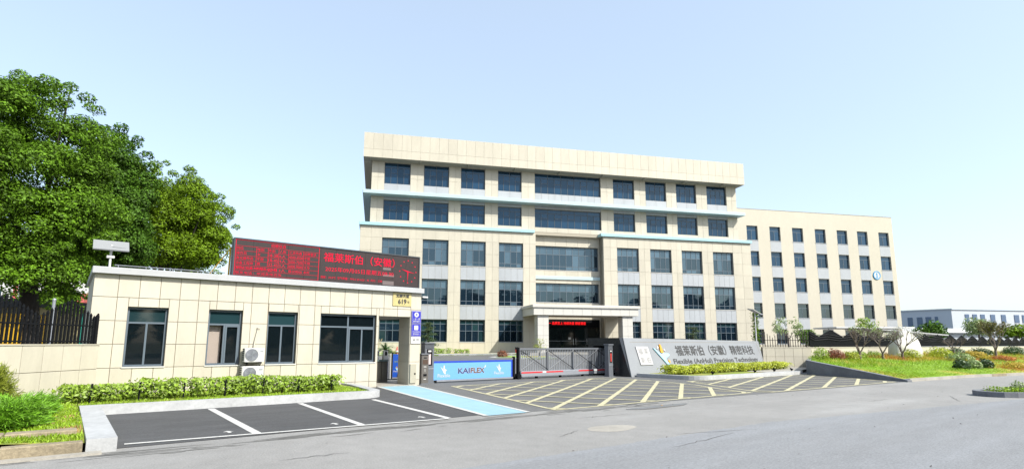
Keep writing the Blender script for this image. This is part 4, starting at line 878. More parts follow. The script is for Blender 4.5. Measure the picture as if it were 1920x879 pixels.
for k_, (a, b, c, d, y) in enumerate(recs):
    g = .0065
    if k_ < 300: panel_obj('panel', a + g, b - g, c + g, d - g, y, .02, m_tile, ob, OM)
    else: small.box(a + g, b - g, y, y + .02, c + g, d - g, 'k')
small.build('small_panels', m_tile, ob, kind='stuff')
for (a, b, c, d, y) in spand: panel_obj('spandrel_panel', a + .008, b - .008, c + .01, d - .01, y + .006, .014, m_greypanel, ob, OM)
# roof slab, mid band, ledges
mb = MB(OM); mb.box(RX0 + .02, RX1 - .02, RY + .02, 72, 19.17, 21.58); mb.build('roof', m_tile_far, ob)
mb = MB(OM); mb.box(RX0 + .05, RX1 - .05, RY + .05, YU + .3, 19.155, 19.17)
for i in range(9): xq = RX0 + .6 + i * 4.75; mb.box(xq, xq + .12, RY + .1, YU, 19.06, 19.155)
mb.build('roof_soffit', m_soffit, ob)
mb = MB(OM); mb.bbox(-1.62, 39.33, 53.0, 72, 15.67, 16.0, .03); mb.build('floor_band', mat('pale_blue_band', (.46, .60, .64), .45, noise=[(2, .03)]), ob)
mb = MB(OM); mb.bbox(-1.82, 15.2, 53.2, 71.2, 12.645, 12.93, .02); mb.build('ledge', m_ledge, ob)
mb = MB(OM); mb.bbox(22.3, 40.1, 53.2, 71.2, 12.645, 12.93, .02); mb.build('ledge', m_ledge, ob)
mb = MB(OM); mb.bbox(15.21, 22.29, 54.2, 54.9, 12.66, 12.92, .02); mb.build('ledge', MATS['pale_blue_band'], ob)
mb = MB(OM); mb.bbox(15.37, 22.6, 54.36, 54.52, 8.16, 8.48, .02); mb.build('ledge', MATS['pale_blue_band'], ob)
# windows
panes = []
def office_window(a, b, z0, z1, y, style, cols_n=1):
    mb = MB(OM); ya, yb_ = y + .20, y + .27; P = []
    def grid(vx, hz, t=.05):
        xs_ = [a + .06] + vx + [b - .06]; zs_ = [z0 + .06] + hz + [z1 - .06]
        return xs_, zs_
    if style == 'lower':
        n = 4 * cols_n if cols_n == 1 else 10; vx = [a + (b - a) * k / n for k in range(1, n)]
        hz = [z0 + (z1 - z0) * .17, z0 + (z1 - z0) * .66]
        if cols_n > 1 and z0 < 6: hz = [z0 + (z1 - z0) * .58]
        bars(mb, a, b, z0, z1, ya, yb_, [(x, z0 + .06, z1 - .06) for x in vx], [(z, a + .06, b - .06) for z in hz], .05, .06)
        xs_, zs_ = grid(vx, hz)
        for i in range(len(xs_) - 1):
            for j in range(len(zs_) - 1):
                top = j == len(zs_) - 2; m = m_pane_blind if (top or (style == 'lower' and rng.random() < (.25 if z0 > 8 else .10))) else m_pane
                P.append((xs_[i] + .026, xs_[i + 1] - .026, zs_[j] + .026, zs_[j + 1] - .026, m))
    elif style == 'ground':
        n = 4; vx = [a + (b - a) * k / n for k in range(1, n)]; hz = [z0 + (z1 - z0) * .50, z0 + (z1 - z0) * .80]
        bars(mb, a, b, z0, z1, ya, yb_, [(x, z0 + .06, z1 - .06) for x in vx], [(z, a + .06, b - .06) for z in hz], .05, .06)
        xs_, zs_ = grid(vx, hz)
        for i in range(4):
            for j in range(3): P.append((xs_[i] + .026, xs_[i + 1] - .026, zs_[j] + .026, zs_[j + 1] - .026, m_pane_teal if (j == 2 or (i + j + int(a)) % 5 == 0) else m_pane))
    else:
        n = 2 * cols_n if cols_n == 1 else 5; w_ = (b - a) / n; ht = z0 + (z1 - z0) * .78; hm = z0 + (z1 - z0) * .52; V_ = []; H_ = [(ht, a + .06, b - .06)]
        for k in range(n):
            x0 = a + w_ * k; xm = x0 + w_ * .5; x1 = x0 + w_
            if k: V_.append((x0, z0 + .06, z1 - .06))
            V_.append((xm, z0 + .06, ht)); H_.append((hm, xm + .02, x1 - .03))
            lo = .07 if k == 0 else .026; hi = .07 if k == n - 1 else .026
            P += [(x0 + lo, x1 - hi, ht + .03, z1 - .065, m_pane_hi), (x0 + lo, xm - .022, z0 + .065, ht - .026, m_pane_hi), (xm + .022, x1 - hi, z0 + .065, hm - .022, m_pane_hi), (xm + .022, x1 - hi, hm + .022, ht - .026, m_pane_hi)]
        bars(mb, a, b, z0, z1, ya, yb_, V_, H_, .042, .06)
    wn = mb.build('window', m_frame if style == 'upper' else m_frame2, ob)
    for q in P: panes.append((*q[:4], y + .235, q[4], wn))
    if style != 'upper' : MB(OM).box(a - .03, b + .03, y - .03, y + .2, z0 - .05, z0 - .002).build('window_sill', m_whitestone, wn)
for c in range(9):
    for r in (3, 4): office_window(*WX[c], *WZ[r], YU, 'upper', 1 if c != 4 else 5)
for c in lw_cols + rw_cols:
    for r in (1, 2): office_window(*WX[c], *WZ[r], YL, 'lower')
    office_window(*WX[c], *WZ[0], YL, 'ground')
office_window(*W52, YR, 'lower', 5); office_window(*W53, YR, 'lower', 5)
panes.sort(key=lambda p: -(p[1] - p[0]) * (p[3] - p[2]))
sp = MB(OM); spm = [m_pane_hi, m_pane, m_pane_blind, m_pane_teal]
for k_, (a, b, c, d, y, m, wn) in enumerate(panes):
    if k_ < 300: pane(wn, OM, a, b, c, d, y, m)
    else: sp.m = spm.index(m); sp.box(a, b, y, y + .012, c, d)
sp.build('small_panes', spm, ob, kind='stuff')
# entrance: canopy, columns, glass doors, LED strip
mb = MB(OM); mb.box(13.98, 24.35, 49.42, 53.42, 4.27, 4.96); mb.build('canopy', m_whitestone, ob); cnp = mb
for i in range(11): a = 13.98 + 10.37 * i / 11; panel_obj('canopy_panel', a + .008, a + 10.37 / 11 - .008, 4.27, 4.95, 49.40, .02, m_whitestone, ob, OM)
mb = MB(OM); mb.bbox(13.85, 24.5, 49.28, 53.4, 4.965, 5.22, .03); mb.build('canopy_cornice', m_whitestone, ob)
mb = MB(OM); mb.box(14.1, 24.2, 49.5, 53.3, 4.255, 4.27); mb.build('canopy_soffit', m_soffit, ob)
for x0, x1 in ((14.42, 15.46), (22.78, 23.82)):
    mb = MB(OM); mb.box(x0, x1, 49.62, 50.62, .6, 4.255); cl = mb.build('column', m_joint, ob)
    for j in range(4):
        for q in range(2): MB((0, 0, 0)).box(x0 - OM[0] + .52 * q + .006, x0 - OM[0] + .52 * q + .514, 49.60 - OM[1], 49.62 - OM[1], .62 + j * .9 - OM[2], 1.505 + j * .9 - OM[2]).build('column_panel', m_whitestone, cl)
        mb = MB(OM); mb.box(x0 - .02, x0, 49.63, 50.61, .62 + j * .9, 1.505 + j * .9); mb.build('column_panel', m_whitestone, cl)
mb = MB(OM); bars(mb, *DOOR, YR + .06, YR + .14, [(18.3, .96, 3.3), (19.75, .96, 3.3), (21.2, .96, 3.3)], [(3.33, 16.96, 22.44)], .06, .07); dr = mb.build('entrance_door', m_black, ob)
for a, b in ((16.97, 18.27), (18.33, 19.72), (19.78, 21.17), (21.23, 22.43)):
    pane(dr, OM, a, b, .97, 3.30, YR + .10, m_darkglass)
mb = MB(OM); mb.box(16.97, 22.43, YR + .09, YR + .10, 1.92, 1.98); mb.build('door_band', m_steel, dr)
for x in (19.6, 19.86, 21.05, 21.35): MB(OM).box(x - .015, x + .015, YR + .02, YR + .06, 1.6, 2.2).build('door_handle', m_alu, dr)
MB(OM).box(19.1, 19.35, YR + .085, YR + .098, 2.1, 2.3).build('door_notice', m_white, dr)
MB(OM).box(16.96, 22.44, YR + .02, YR + .09, 3.37, 4.04).build('led_strip', m_black, ob)
mb = MB(OM); put_text(mb, '一 品质至上 持续改善 顾客满意', 16.98, 20.95, 3.58, 3.86, YR + .02, bold=.012); mb.build('led_lettering', m_ledred2, ob)
MB(OM).box(13.6, 24.6, 49.2, 54.5, .3, .86).build('entrance_step', m_concl, ob)

# =================================================================== RIGHT FACTORY BLOCK
THR = .2195; A_R = THR - THG; SR = 1.0765; DR = 66.597 * SR
c_, s_ = math.cos(A_R), math.sin(A_R); ORg = (64.0, DR, .6)
fb = thing('factory_block', 'plain five storey cream factory block with square windows and number one emblem', 'building', (c_ * 64 - s_ * DR, s_ * 64 + c_ * DR, .6), A_R)
RXs = [(44.83, 46.5), (48.30, 50.02), (51.888, 53.601), (55.509, 57.25), (59.2, 60.958), (62.854, 64.59), (66.3, 68.065), (69.996, 71.773)]
RXs = [(a * SR, b * SR) for a, b in RXs]; RZ = [(1.72, 3.80), (5.487, 7.577), (9.302, 11.385), (13.046, 15.181), (16.839, 18.986)]
hf = [(a, b, *z) for a, b in RXs for z in RZ]
mb = MB(ORg); skin(mb, 47, 78.1, .3, 21.5, DR, .3, hf); mb.box(47, 78.1, DR + .3, DR + 22, .3, 21.0); mb.box(78.09, 78.1, DR + .001, DR + 22, .3, 21.45); mb.box(47, 78.1, DR + .002, DR + .3, 21.45, 21.5)
mb.build('wall', m_tile_far, fb)
mb = MB(ORg); mb.box(47, 78.14, DR - .04, DR + .25, 21.5, 21.56); mb.build('coping', m_cornice, fb)
for a, b in RXs:
    for j, (z0, z1) in enumerate(RZ):
        w_ = MB(ORg); c = (a + b) / 2; zt = z0 + (z1 - z0) * .70
        bars(w_, a, b, z0, z1, DR + .22, DR + .29, [(c, z0 + .06, zt)], [(zt, a + .06, b - .06)], .06, .06); wn = w_.build('window', m_frame2, fb)
        mm = m_pane if (j < 2) else m_pane_hi
        for q in ((a + .06, b - .06, zt + .03, z1 - .06), (a + .06, c - .03, z0 + .06, zt - .03), (c + .03, b - .06, z0 + .06, zt - .03)): pane(wn, ORg, *q, DR + .25, mm)
        MB(ORg).box(a - .05, b + .05, DR - .06, DR + .22, z0 - .06, z0 - .002).build('window_sill', m_greypanel, wn)
        if j < 4: panel_obj('spandrel_panel', a, b, z1 + .03, RZ[j + 1][0] - .07, DR - .012, .014, m_greypanel, fb, ORg)
        if j == 4: panel_obj('spandrel_panel', a, b, z0 - 1.0, z0 - .03, DR - .014, .012, m_greypanel, fb, ORg) if False else None
em = thing('building_emblem', 'round blue emblem with numeral one on the factory block wall', 'emblem', (c_ * 74.25 - s_ * (DR - .05), s_ * 74.25 + c_ * (DR - .05), 12.2), A_R)
rg = MB(); n = 28; R0, R1 = .66, .53
ring = [(r * math.cos(t), y, r * math.sin(t)) for r, y in ((R0, -.06), (R1, -.06), (R1, .04), (R0, .04)) for t in np.linspace(0, 2 * math.pi, n, endpoint=False)]
rg.add(ring, [(k * n + i, k * n + (i + 1) % n, ((k + 1) % 4) * n + (i + 1) % n, ((k + 1) % 4) * n + i) for k in range(4) for i in range(n)]); mblue = mat('emblem_blue', (.06, .33, .62), .4); rg.build('ring', mblue, em)
mb = MB(); mb.plate([(R1 * math.cos(t), R1 * math.sin(t)) for t in np.linspace(0, 2 * math.pi, n, endpoint=False)], -.03, .03); mb.build('disc', m_white, em)
mb = MB(); mb.plate([(-.08, -.34), (.10, -.34), (.10, .38), (-.02, .38), (-.16, .24), (-.16, .14), (-.08, .18)], -.055, -.031); mb.box(-.2, .22, -.056, -.031, -.40, -.30); mb.build('numeral', mblue, em)

# =================================================================== FAR BUILDINGS
o_ = (185.3, 45.8, 0); ff = thing('far_factory', 'long low grey and white factory with tall blue windows far right', 'building', o_)
vr = Vector((208 - 185.3, 34.5 - 45.8)).normalized(); rr_ = math.atan2(vr.y, vr.x)
MB().prism([(185.3, 45.8), (185.3 + vr.x * 95, 45.8 + vr.y * 95), (185.3 + vr.x * 95 + 20, 45.8 + vr.y * 95 + 45), (200, 130), (194, 116)], -.1, 10.9).add([], []).build('w', m_factwhite, None) if False else None
mb = MB(o_); E1 = (185.3 + vr.x * 95, 45.8 + vr.y * 95); lf = Vector((.1104, .9939)); E0 = (185.3 + lf.x * 70, 45.8 + lf.y * 70)
top = 10.85
def wallq(mb, p, q, z0, z1): mb.add([(p[0], p[1], z0), (q[0], q[1], z0), (q[0], q[1], z1), (p[0], p[1], z1)], [(0, 1, 2, 3)])
mb.m = 0; wallq(mb, (185.3, 45.8), E1, -.1, top); mb.m = 1; wallq(mb, E0, (185.3, 45.8), -.1, top); wallq(mb, E1, (E0[0] + 60, E0[1]), -.1, top); wallq(mb, (E0[0] + 60, E0[1]), E0, -.1, top)
mb.build('wall', [m_factwhite, m_factgrey], ff)
mb = MB(o_); mb.add([(185.1, 45.6, top), (E1[0], E1[1] - .2, top), (E0[0] + 60, E0[1], top), (E0[0] - .3, E0[1], top), (185.1, 45.6, top + .3), (E1[0], E1[1] - .2, top + .3), (E0[0] + 60, E0[1], top + .3), (E0[0] - .3, E0[1], top + .3)], [(4, 5, 6, 7), (0, 1, 5, 4), (3, 0, 4, 7), (1, 2, 6, 5), (2, 3, 7, 6)]); mb.build('roof', m_factgrey, ff)
def along(p, d, s0, s1, z0, z1, n, dep=.12):
    a = (p[0] + d.x * s0, p[1] + d.y * s0); b = (p[0] + d.x * s1, p[1] + d.y * s1); nx_, ny_ = n
    m_ = MB(o_); m_.add([(a[0] + nx_ * dep, a[1] + ny_ * dep, z0), (b[0] + nx_ * dep, b[1] + ny_ * dep, z0), (b[0] + nx_ * dep, b[1] + ny_ * dep, z1), (a[0] + nx_ * dep, a[1] + ny_ * dep, z1), (*a, z0), (*b, z0), (*b, z1), (*a, z1)], [(0, 1, 2, 3), (4, 0, 3, 7), (1, 5, 6, 2), (3, 2, 6, 7), (0, 4, 5, 1)]); return m_
nl = (-.9939, .1104); nr = (vr.y, -vr.x)
for s0, s1 in ((3.2, 3.9), (4.8, 6.1), (6.9, 8.2), (9.3, 10.5), (12.2, 13.5), (15.2, 16.5), (18.2, 19.5), (21.2, 22.5)): along((185.3, 45.8), lf, s0, s1, 5.6, 9.1, nl).build('window', m_factglass, ff)
for i, (s0, s1) in enumerate([(4.2, 5.5), (6.7, 8.1), (9.3, 10.7), (12.6, 14.1), (16.2, 17.7), (20.6, 22.2), (23.3, 24.8), (28, 29.5), (31, 32.5), (36, 37.5), (40, 41.5)]):
    along((185.3, 45.8), vr, s0, s1, 7.6, 9.7, nr).build('window', m_factglass, ff); along((185.3, 45.8), vr, s0, s1, 4.9, 7.5, nr, .1).build('window_apron', m_greypanel, ff)
    along((185.3, 45.8), vr, s0, s1, 2.6, 4.7, nr).build('window', m_factglass, ff)
o_ = (135, 33, 0); ws = thing('white_shed', 'low white roofed shed beyond the zigzag fence', 'shed', o_, R(-20))
MB().box(-22, 24, 0, 14, 0, 3.9).build('wall', m_factwhite, ws); mb = MB(); mb.add([(-22.5, -.8, 3.9), (24.5, -.8, 3.9), (24.5, 7, 5.0), (-22.5, 7, 5.0), (24.5, 14.5, 3.9), (-22.5, 14.5, 3.9)], [(0, 1, 2, 3), (3, 2, 4, 5)]); mb.build('roof', m_white, ws)
MB().box(-20, 22, -.06, 0, .2, 2.2).build('band', m_factgrey, ws)
o_ = (69.7, 24.3, 0); cp = thing('carport', 'white flat roofed carport on thin posts behind zigzag fence', 'carport', o_, R(-38))
MB().bbox(-4.2, 4.4, -.2, 4.5, 3.42, 3.58, .03).build('roof', m_white, cp)
mb = MB(); mb.add([(-1.6, -1.2, 3.36), (7.2, -1.2, 2.62), (7.2, 2.6, 2.62), (-1.6, 2.6, 3.36), (-1.6, -1.2, 3.44), (7.2, -1.2, 2.74), (7.2, 2.6, 2.74), (-1.6, 2.6, 3.44)], [(4, 5, 6, 7), (3, 2, 1, 0), (0, 1, 5, 4), (1, 2, 6, 5), (2, 3, 7, 6), (3, 0, 4, 7)]); mb.build('sloping_roof', m_white, cp)
for x in (-3.8, 0, 3.9): MB().tube([(x, 2, 0), (x, 2, 3.42)], .06, 8).build('post', m_white, cp)
# left, behind the picket fence
o_ = (-6, 82, 0); wb = thing('white_building', 'white building with red trim seen beneath the left trees', 'building', o_, R(-12))
mb = MB(); skin(mb, -16, 14, 0, 9.5, 0, .3, [(-3, 0, 5.2, 7.4), (3.6, 6.4, 5.2, 7.4)]); mb.box(-16, 14, .3, 12, 0, 9.5); mb.build('wall', m_white, wb); mb = MB(); mb.box(1.0, 1.35, -.06, 0, 0, 9.5); mb.box(1.8, 2.1, -.06, 0, 0, 9.5); mb.box(6.5, 14, -.061, 0, 6.0, 7.2); mb.build('red_trim', m_redpaint, wb)
for a, b in ((-3, 0), (3.6, 6.4)): mb = MB(); mb.box(a, b, .1, .2, 5.2, 7.4); mb.build('window', m_pane, wb)
MB().box(-16.3, 14.3, -.4, 12.4, 9.5, 9.8).build('roof', m_greypanel, wb)
o_ = (-2.5, 40.5, 0); sh = thing('beige_shed', 'beige shed with dark grey roof edge behind picket fence', 'shed', o_, R(-38))
MB().box(-9, 1.6, 0, 4, 0, 3.55).build('wall', m_beige, sh); MB().bbox(-9.3, 1.9, -.4, 4.3, 3.55, 4.0, .03).build('roof', m_greyroof, sh); 
o_ = (-1.9, 34.0, 0); yb_ = thing('yellow_container', 'yellow painted site container partly hidden by the picket fence', 'container', o_, R(-38))
MB().bbox(-4, -.35, 0, 2.2, .3, 3.0, .03).build('body', m_yellow, yb_)
for i in range(7): MB().box(-3.9 + i * .5, -3.82 + i * .5, -.04, 0, .4, 2.9).build('rib', m_yellow, yb_)
MB().box(-4, -.35, -.05, -.001, .32, 1.35).build('skirt', m_beige, yb_)
for x, y, h, r, m, lab in [(.62, 37.3, 3.1, .09, m_teal, 'slim teal pole behind the left picket fence'), (-.55, 31.5, 3.5, .06, m_steel_l, 'slim pale grey pole behind the left picket fence')]:
    t = thing('pole', lab, 'pole', (x, y, 0)); MB((x, y, 0)).tube([(x, y, -.1), (x, y, h)], r, 8).build('shaft', m, t); MB((x, y, 0)).bbox(x - r * 2, x + r * 2, y - r * 2, y + r * 2, -.1, .08, .01).build('base_plate', m, t); MB((x, y, 0)).lathe([(r * 1.2, 0), (r * 1.2, .06), (0, .1)], (x, y, h), 8).build('cap', m, t)

# =================================================================== TREES
tree('camphor_tree', 'tallest dark trunked camphor tree with broad green crown at left edge', 'tree', (-1.2, 35.1, .2), 4.6, .42, (-2.2, 35.6, 8.6), (3.9, 3.9, 6.2), 175, 1.0, 1650, .070, m_leaf1, m_bark, 'camphor trees behind the guardhouse', -.85, 14)
tree('camphor_tree', 'narrow deep green tree between the two larger left trees', 'tree', (1.9, 39.6, .2), 4.5, .3, (1.4, 39.5, 9.0), (2.0, 2.0, 5.1), 75, .95, 1350, .074, m_leaf2, m_bark, 'camphor trees behind the guardhouse', -.95, 9)
tree('camphor_tree', 'yellow green rounded tree behind the guardhouse roof and led display', 'tree', (5.8, 43.7, .2), 4.5, .36, (4.5, 44.3, 9.3), (4.3, 3.6, 4.5), 155, .95, 1350, .074, m_leaf3, m_bark, 'camphor trees behind the guardhouse', -.9, 12)
tree('small_tree', 'small light green tree under the camphor behind left fence', 'tree', (-.6, 46, .2), 2.2, .12, (-.6, 46, 4.0), (1.3, 1.3, 1.35), 22, .6, 260, .11, m_leaf1, m_bark, None, -.8, 5)
def mtree(px, Y): return (*px, Y)
# bonsai pines: layered pads on a bent trunk
def bonsai(label, X, d, zg, h, r, n, seed):
    x, y = mw(X, d); t = thing('cloud_pine', label, 'tree', (x, y, zg), 0, 'cloud pruned pines before the office'); rg_ = np.random.default_rng(seed)
    mb = MB(); pts = [(0, 0, -.1), (.12, 0, h * .3), (-.08, .05, h * .6), (.03, 0, h * .95)]; mb.tube(pts, [.10, .08, .06, .025], 7); Q = []
    for k in range(n):
        f = .35 + .65 * k / (n - 1); a = k * 2.4; rad = r * (1.1 - f * .85); c = np.array([math.cos(a) * rad * .75, math.sin(a) * rad * .75, h * f]) if k < n - 1 else np.array([0, 0, h])
        m = 420; q = rng.normal(size=(m, 3)) * np.array([1, 1, .28]) * (.30 * r + .35 * rad) * .55; P = c + q; Q.append(leaf_quads(P, q + np.array([0, 0, .6]), .055, .3, .5))
        if k < n - 1: mb.tube([(0, 0, h * f - .15), tuple(c * .6 + np.array([0, 0, h * f * .4])), tuple(c)], [.04, .03, .015], 5)
    mb.build('trunk', m_bark, t); quads('needles', np.concatenate(Q), m_pineleaf, t)
bonsai('tall layered cloud pine beside the grey access cabinets', 4.4, 48.3, .6, 2.75, .78, 11, 1)
bonsai('open layered cloud pine rising behind the grey sign wall', 28.1, 46.2, .6, 2.5, .95, 7, 2)
x, y = mw(12.8, 43.5); t = thing('round_leaf_shrub', 'small shrub with flat round leaf pads before the left canopy column', 'shrub', (x, y, .5)); mb = MB(); Q = []
for cx, cy, cz, r in [(-.25, 0, .95, .2), (.2, .1, 1.2, .2), (.05, 0, 1.45, .2), (.28, 0, .85, .2), (-.1, .1, 1.1, .18)]:
    q = rng.normal(size=(60, 3)) * np.array([r, r, .06]); Q.append(leaf_quads(q + np.array([cx, cy, cz]), np.tile([0, 0, 1.], (60, 1)), .07, .6, .3)); mb.tube([(0, 0, -.1), (cx * .4, cy * .4, cz * .6), (cx, cy, cz)], [.03, .02, .01], 5)
mb.build('stem', m_bark, t); quads('foliage', np.concatenate(Q), m_gold, t)
# sago palm
o_ = (15.1, 31.3, .1); t = thing('sago_palm', 'sago palm with arching fronds seen through the guardhouse passage', 'palm', o_)
mb = MB(); mb.tube([(0, 0, -.1), (0, 0, .6), (0, 0, 1.15)], [.20, .17, .14], 9); mb.build('trunk', m_bark, t); Q = []
for k in range(26):
    a = k * 2.4; el = R(15 + 60 * ((k * 7) % 10) / 10); L_ = .72; prev = np.array([0, 0, 1.15]); D = np.array([math.cos(a) * math.cos(el), math.sin(a) * math.cos(el), math.sin(el)])
    sd_ = np.array([-math.sin(a), math.cos(a), 0])
    for j in range(9):
        p = prev + D * L_ / 9; D = D + np.array([0, 0, -.17]); D /= np.linalg.norm(D); wd = .12 * math.sin(math.pi * (j + 1.2) / 10.5)
        for sgn in (-1, 1): tip = p + sd_ * sgn * wd * 1.4 + D * .05 + np.array([0, 0, -.02]); Q.append([prev, (prev + p) / 2 + sd_ * sgn * wd * .7 + D * .03, tip, p])
        prev = p
quads('fronds', np.array(Q), mat('palm_frond', (.045, .11, .02), .45, island=.4, trans=.2), t)
# dry bamboo poles behind the palm, planter bush and cone
x, y = mw(1.0, 46); bush('planter_shrub', 'small yellow green shrub beyond the pedestrian gate', (x + .6, y - .2, .55), (.5, .4, .55), 500, .05, m_hedgey)
x, y = mw(1.75, 46); t = thing('traffic_cone', 'red traffic cone beyond the pedestrian gate', 'traffic cone', (x, y, .62)); MB().lathe([(.17, .03), (.03, .80), (.0, .81)], (0, 0, 0), 16).build('cone_body', m_conered, t); MB().bbox(-.22, .22, -.22, .22, 0, .035, .01).build('base', m_conered, t); MB().lathe([(.115, .34), (.085, .50)], (0, 0, 0), 16).build('reflective_band', m_white, t)
x, y = mw(-.2, 47); t = thing('bamboo_bundle', 'pale leaning bamboo poles behind the sago palm', 'poles', (x, y, .6)); 
for k in range(6): MB().tube([(k * .12 - .4, .0, 0), (k * .2, .3, 1.2 + .05 * k)], .022, 6).build('pole', mat('dry_bamboo', (.42, .33, .17), .6), t)
# yard planting beds
mb = MB(); bed = [mw(X, d) for X, d in ((-2, 47.2), (5.2, 47.4), (11.8, 49.2), (13.4, 51.4), (13.4, 53.4), (-2, 53.4))]; mb.prism(bed, .3, lambda x, y: zy(x, y) + .09); mb.build('office_lawn', m_lawnbase, kind='structure')
def kerbline(name, label, pts, wd=.16, h=.14):
    k = thing(name, label, 'kerb', (*pts[0], zy(*pts[0])))
    for a, b in zip(pts[:-1], pts[1:]):
        a_ = Vector(a); b_ = Vector(b); d = (b_ - a_); L = d.length; d /= L; n = Vector((-d.y, d.x)) * wd; m_ = max(1, int(L / 1.2))
        for i in range(m_):
            p = a_ + d * (L * i / m_ + .01); q = a_ + d * L * (i + 1) / m_
            MB((*pts[0], zy(*pts[0]))).prism([tuple(p), tuple(q), tuple(q + n), tuple(p + n)], lambda x, y: zy(x, y) - .1, lambda x, y: zy(x, y) + h).build('kerb_stone', m_whitekerb, k)
kerbline('office_kerb', 'white kerb edging the lawn strip along the office front', bed[:4])
isl = [mw(X, d) for X, d in ((8.6, 43.2), (9.6, 42.6), (13.9, 42.5), (13.9, 45.2), (10.5, 45.4))]
mb = MB(); mb.prism(isl, .2, lambda x, y: zy(x, y) + .10); mb.build('island_lawn', m_lawnbase, kind='structure')
kerbline('island_kerb', 'white kerb round the small lawn with the red brown bush', isl + isl[:1])
for X0, X1, lab in ((4.9, 6.6, 'left short clipped hedge along the office front'), (6.8, 8.3, 'right short clipped hedge along the office front')):
    a = mw(X0, 50); b = mw(X1, 50); hedge_row('office_hedge', lab, a, b, .74, .52, .5, 420, .06, m_hedge, clump=.4)
x, y = mw(9.9, 44.0); bush('ball_shrub', 'round red brown clipped bush on the small yard lawn', (x, y, .62), (.46, .46, .50), 900, .045, m_red)
x, y = mw(12.6, 50.5); t = thing('fire_hydrant', 'small red and white hydrant before the office entrance', 'hydrant', (x, y, .72)); MB().lathe([(.07, 0), (.07, .34), (.09, .36), (.09, .40), (0, .42)], (0, 0, 0), 12).build('body', m_conered, t); MB().lathe([(.06, .42), (.06, .56), (0, .62)], (0, 0, 0), 12).build('cap', m_white, t)
# ivy pole and solar street lamp right of the office
x, y = mw(37.45, 50); t = thing('climbing_vine', 'tall green climbing vine on a pole at the office corner', 'vine', (x, y, .7)); MB().tube([(0, 0, -.1), (0, 0, 4.2)], .05, 8).build('post', m_whitestone, t)
q = rng.normal(size=(1500, 3)) * np.array([.17, .17, 0]); q[:, 2] = rng.uniform(.3, 4.3, 1500); quads('leaves', leaf_quads(q, q * np.array([1, 1, 0]) + np.array([0, 0, .1]), .075, .6, .5), m_leaf3, t)
t = thing('solar_street_lamp', 'white solar street lamp standing before the office corner', 'street lamp', (41.3, 22.4, 0)); MB().tube([(0, 0, -.1), (.05, 0, 4.0)], [.06, .04], 8).build('pole', m_white, t)
mb = MB(); mb.add([(-.55, -.25, 4.25), (.35, -.35, 3.95), (.45, .25, 4.05), (-.45, .35, 4.35), (-.55, -.25, 4.28), (.35, -.35, 3.98), (.45, .25, 4.08), (-.45, .35, 4.38)], [(3, 2, 1, 0), (4, 5, 6, 7), (0, 1, 5, 4), (1, 2, 6, 5), (2, 3, 7, 6), (3, 0, 4, 7)]); mb.build('solar_panel', m_white, t)
mb = MB(); mb.tube([(.05, 0, 3.75), (.75, -.1, 3.98)], .022, 6); mb.bbox(.55, .95, -.2, .0, 3.93, 3.99, .02); mb.build('lamp_head', m_steel_l, t)

# =================================================================== PLANTING
hedge_row('guardhouse_hedge', 'long leafy green hedge along the foot of the guardhouse', (.0, 18.5), (7.35, 18.5), .165, .52, .62, 1250, .05, m_hedge, clump=.40, posts=7)
def juniper(name, label, base, r, n, leaf, up=.25, L=.35):
    t = thing(name, label, 'shrub', base); Q = []; mb = MB()
    for k in range(n):
        a = rng.uniform(0, 2 * math.pi); el = rng.uniform(.05, 1.0) ** 1.0 * up * 3; D = np.array([math.cos(a), math.sin(a), el]); D /= np.linalg.norm(D)
        l = rng.uniform(.5, 1.0); tip = D * l * np.array(r); m = 46; s = rng.uniform(.25, 1, m) ** .7
        P = tip * s[:, None] + rng.normal(scale=.03, size=(m, 3)); P[:, 2] = np.maximum(P[:, 2], 0.0)
        dirs = D + rng.normal(scale=.45, size=(m, 3)); dirs /= np.linalg.norm(dirs, axis=1)[:, None]; ax = np.cross(dirs, rng.normal(size=(m, 3))); ax /= np.linalg.norm(ax, axis=1)[:, None]
        ln = rng.uniform(.6, 1.2, m)[:, None] * L * .22; Q.append(np.stack([P - ax * .008, P + ax * .008, P + dirs * ln + ax * .003, P + dirs * ln - ax * .003], 1))
        if k % 4 == 0: mb.tube([(0, 0, -.05), tuple(tip * .8)], [.02, .005], 4, False)
    quads('needles', np.concatenate(Q), leaf, t); mb.build('stem', m_bark, t)
juniper('juniper', 'spreading bright green juniper on left lawn by the kerb', (-.85, 13.9, .2), (.85, .85, .85), 420, m_juniper, .3, .5)
juniper('juniper', 'second low juniper close behind beside the cream boundary wall', (-.65, 15.9, .2), (.75, .75, .62), 300, m_juniper, .25, .5)
juniper('golden_cypress', 'upright golden green cypress shrub at left picture edge', (-1.25, 17.0, .15), (.62, .62, 1.15), 340, mat('golden_needle', (.26, .31, .03), .6, island=.5, trans=.25), .9, .55)
bush('dry_shrub', 'dry orange brown clump in front of golden cypress', (-1.1, 15.6, .35), (.2, .2, .34), 300, .05, m_grassdry)
def L3(x, y): return (x, y, lz(x, y))
bush('loose_shrub', 'loose pale green shrub at left end of the right lawn', L3(37.1, 16.0), (.55, .5, .75), 700, .06, m_hedge, asp=.35)
bush('ball_shrub', 'red brown ball shrub near the tan tiled wall', L3(39.4, 16.1), (.62, .62, .62), 1300, .05, m_red)
bush('ball_shrub', 'golden green ball shrub beside the red brown ball shrub', L3(40.7, 15.7), (.60, .6, .50), 1100, .05, m_gold)
bush('dome_shrub', 'large yellow green dome shrub in front of pale boulder', L3(47.4, 14.4), (.72, .7, .72), 1500, .05, m_gold)
bush('dome_shrub', 'bright green dome shrub right of the pale boulder', L3(53.2, 14.2), (.95, .9, .80), 1500, .06, m_hedgey)
bush('dome_shrub', 'grey green broad dome shrub near the zigzag fence', L3(58.5, 14.6), (1.0, .9, .75), 1300, .07, m_darkleaf)
